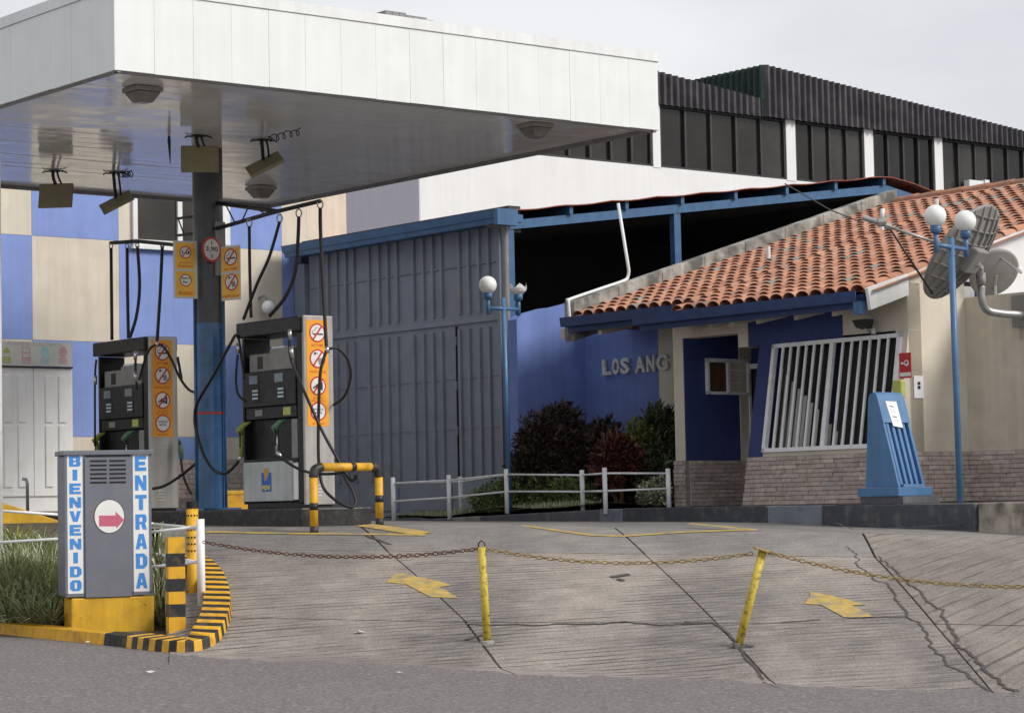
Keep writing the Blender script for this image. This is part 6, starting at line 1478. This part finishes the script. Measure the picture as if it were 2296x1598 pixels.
def shrub(name, base, blobs, n, leaf, mt, lab, cat='shrub', spike=.0, group=None, sprig=4.0):
    t = thing(name, base, lab, cat, group); b = MB(); tot = sum(r_[0] * r_[1] * r_[2] for _, r_ in blobs)
    for c, r_ in blobs:
        for _ in range(int(n * r_[0] * r_[1] * r_[2] / tot)):
            v = Vector((random.gauss(0, 1), random.gauss(0, 1), random.gauss(0, 1))).normalized() * (random.random() ** .38) * random.uniform(.82, 1.12 + spike)
            p_ = c + Vector((v.x * r_[0], v.y * r_[1], v.z * r_[2]))
            if p_.z < base.z + .01: continue
            d = (v + Vector((random.gauss(0, .6), random.gauss(0, .6), random.gauss(.25, .6)))).normalized(); s_ = d.cross(Vector((random.gauss(0, 1), random.gauss(0, 1), random.gauss(0, 1)))).normalized(); l = leaf * random.uniform(.6, 1.3); w_ = l * .24
            up_ = d.cross(s_) * (l * .12); b.face([p_, p_ + d * l * .45 + s_ * w_ + up_, p_ + d * l, p_ + d * l * .45 - s_ * w_ + up_])
    for c, r_ in blobs:                                              # sprigs reaching out of the crown
        for _ in range(int(sprig * r_[0] * r_[2] * 12)):
            an = random.uniform(-.4, math.pi + .4); v = Vector((math.cos(an), random.uniform(-.8, .3), abs(math.sin(an)) + random.uniform(0, .5))).normalized(); ln = random.uniform(1.15, 1.6); bend = Vector((v.x * .4, 0, -.25))
            for q in range(9):
                f = .6 + (ln - .6) * q / 8; p_ = c + Vector((v.x * r_[0], v.y * r_[1], v.z * r_[2])) * f + bend * (.12 * (q / 8) ** 2)
                for sg_ in (-1, 1):
                    d = (v * .7 + Vector((random.gauss(0, .3), random.gauss(0, .3), random.gauss(0, .25))) + Vector((v.z, 0, -v.x)) * sg_ * .9).normalized(); l = leaf * random.uniform(.7, 1.2) * (1.1 - .05 * q); w = d.cross(Vector((random.gauss(0, .4), 1, random.gauss(0, .4)))).normalized() * l * .2
                    b.face([p_, p_ + d * l * .45 + w, p_ + d * l, p_ + d * l * .45 - w])
    b.build('foliage', M[mt], t)
    s_ = MB()
    for k in range(5):
        a = k * 1.26; c, r_ = blobs[k % len(blobs)]; s_.tube([base + Vector((.03 * math.cos(a), .03 * math.sin(a), -.05)), base.lerp(c, .5) + Vector((.05 * math.cos(a), .05 * math.sin(a), 0)), c + Vector((r_[0] * .5 * math.cos(a), r_[1] * .5 * math.sin(a), r_[2] * .4))], [.014, .01, .004], 5)
    s_.build('stems', M['wood'], t); return t
def blob(px, py, Y, rx, ry): s_ = Y / FPX; return (at(px, py, Y), (rx * s_, min(rx, ry) * s_ * .8, ry * s_))
def bpos(px, Y, z=-.03): p_ = at(px, 1130, Y); return Vector((p_.x, p_.y, CZ + z))
shrub('dark_shrub', bpos(1240, 29.9), [blob(1240, 1010, 29.9, 75, 60), blob(1195, 1050, 29.8, 45, 50), blob(1252, 945, 29.9, 45, 35), blob(1210, 985, 29.9, 40, 35), blob(1300, 1010, 29.9, 50, 55), blob(1255, 918, 29.9, 14, 16), blob(1175, 1080, 29.8, 25, 40), blob(1320, 1060, 29.8, 50, 50)], 7500, .10, 'leaf_purple', 'large very dark purple shrub against the blue wall', spike=.12)
shrub('dark_shrub', bpos(1350, 29.7), [blob(1350, 1000, 29.7, 30, 50), blob(1352, 968, 29.7, 22, 22), blob(1380, 990, 29.7, 25, 30), blob(1340, 1060, 29.7, 40, 60), blob(1400, 1075, 29.6, 50, 55)], 2600, .11, 'leaf_purple', 'dark feathery shrub between the big purple shrub and the red one', spike=.3)
shrub('red_shrub', bpos(1390, 29.2), [blob(1385, 1015, 29.2, 40, 38), blob(1350, 1035, 29.2, 26, 22), blob(1420, 1035, 29.2, 30, 28), blob(1370, 1070, 29.2, 26, 36)], 2200, .09, 'leaf_red', 'shrub with dull red leaves below the wall letters', spike=.15)
shrub('tall_shrub', bpos(1470, 29.3), [blob(1470, 1000, 29.3, 30, 60), blob(1482, 950, 29.3, 22, 30), blob(1468, 930, 29.3, 10, 22), blob(1495, 1000, 29.3, 18, 60), blob(1498, 945, 29.3, 12, 22), blob(1475, 1070, 29.2, 35, 45)], 2400, .11, 'leaf_dark', 'tall dark arching shrub beside the porch column', spike=.35)
shrub('lime_shrub', bpos(1432, 29.25), [blob(1435, 985, 29.25, 26, 25), blob(1425, 958, 29.25, 12, 15), blob(1450, 1005, 29.25, 20, 20)], 900, .08, 'leaf_lime', 'yellow green leafy shrub above the red one', spike=.2)
shrub('hedge', bpos(1200, 29.75, -.06), [blob(1215, 1100, 29.75, 95, 38), blob(1110, 1115, 29.9, 60, 30), blob(1160, 1100, 29.8, 60, 36), blob(1280, 1105, 29.6, 60, 36), blob(1320, 1115, 29.5, 35, 28), blob(1085, 1125, 29.95, 35, 20)], 9000, .055, 'leaf_green', 'clipped green hedge behind the white railing', 'hedge', sprig=.5)
shrub('variegated_shrub', bpos(1468, 28.5), [blob(1468, 1105, 28.5, 34, 30), blob(1480, 1085, 28.5, 20, 20), blob(1450, 1112, 28.5, 22, 22)], 1500, .05, 'leaf_variegated', 'small cream speckled shrub behind the end of the white railing')

# ================================================================== LITTER
for px, py, s_, lab in ((805, 1421, .045, 'crumpled pale paper scrap on the ribbed ramp'), (486, 1346, .03, 'white scrap lying in the planter corner'), (196, 1444, .02, 'tiny white scrap against the yellow kerb'), (340, 1512, .045, 'flat pale scrap on the asphalt'), (895, 1514, .03, 'thin pale scrap at the foot of the ramp')):
    c = gpt(px, py, .018); b = MB(); n = 7; ring = [c + Vector((s_ * random.uniform(.7, 1.2) * math.cos(2 * math.pi * k / n), .6 * s_ * random.uniform(.6, 1.2) * math.sin(2 * math.pi * k / n), random.uniform(-.004, .012))) for k in range(n)]
    for k in range(n): b.face([c + Z3 * .015, ring[k], ring[(k + 1) % n]])
    o = b.build('paper_scrap', M['sign_board']); tag(o, lab, 'litter')
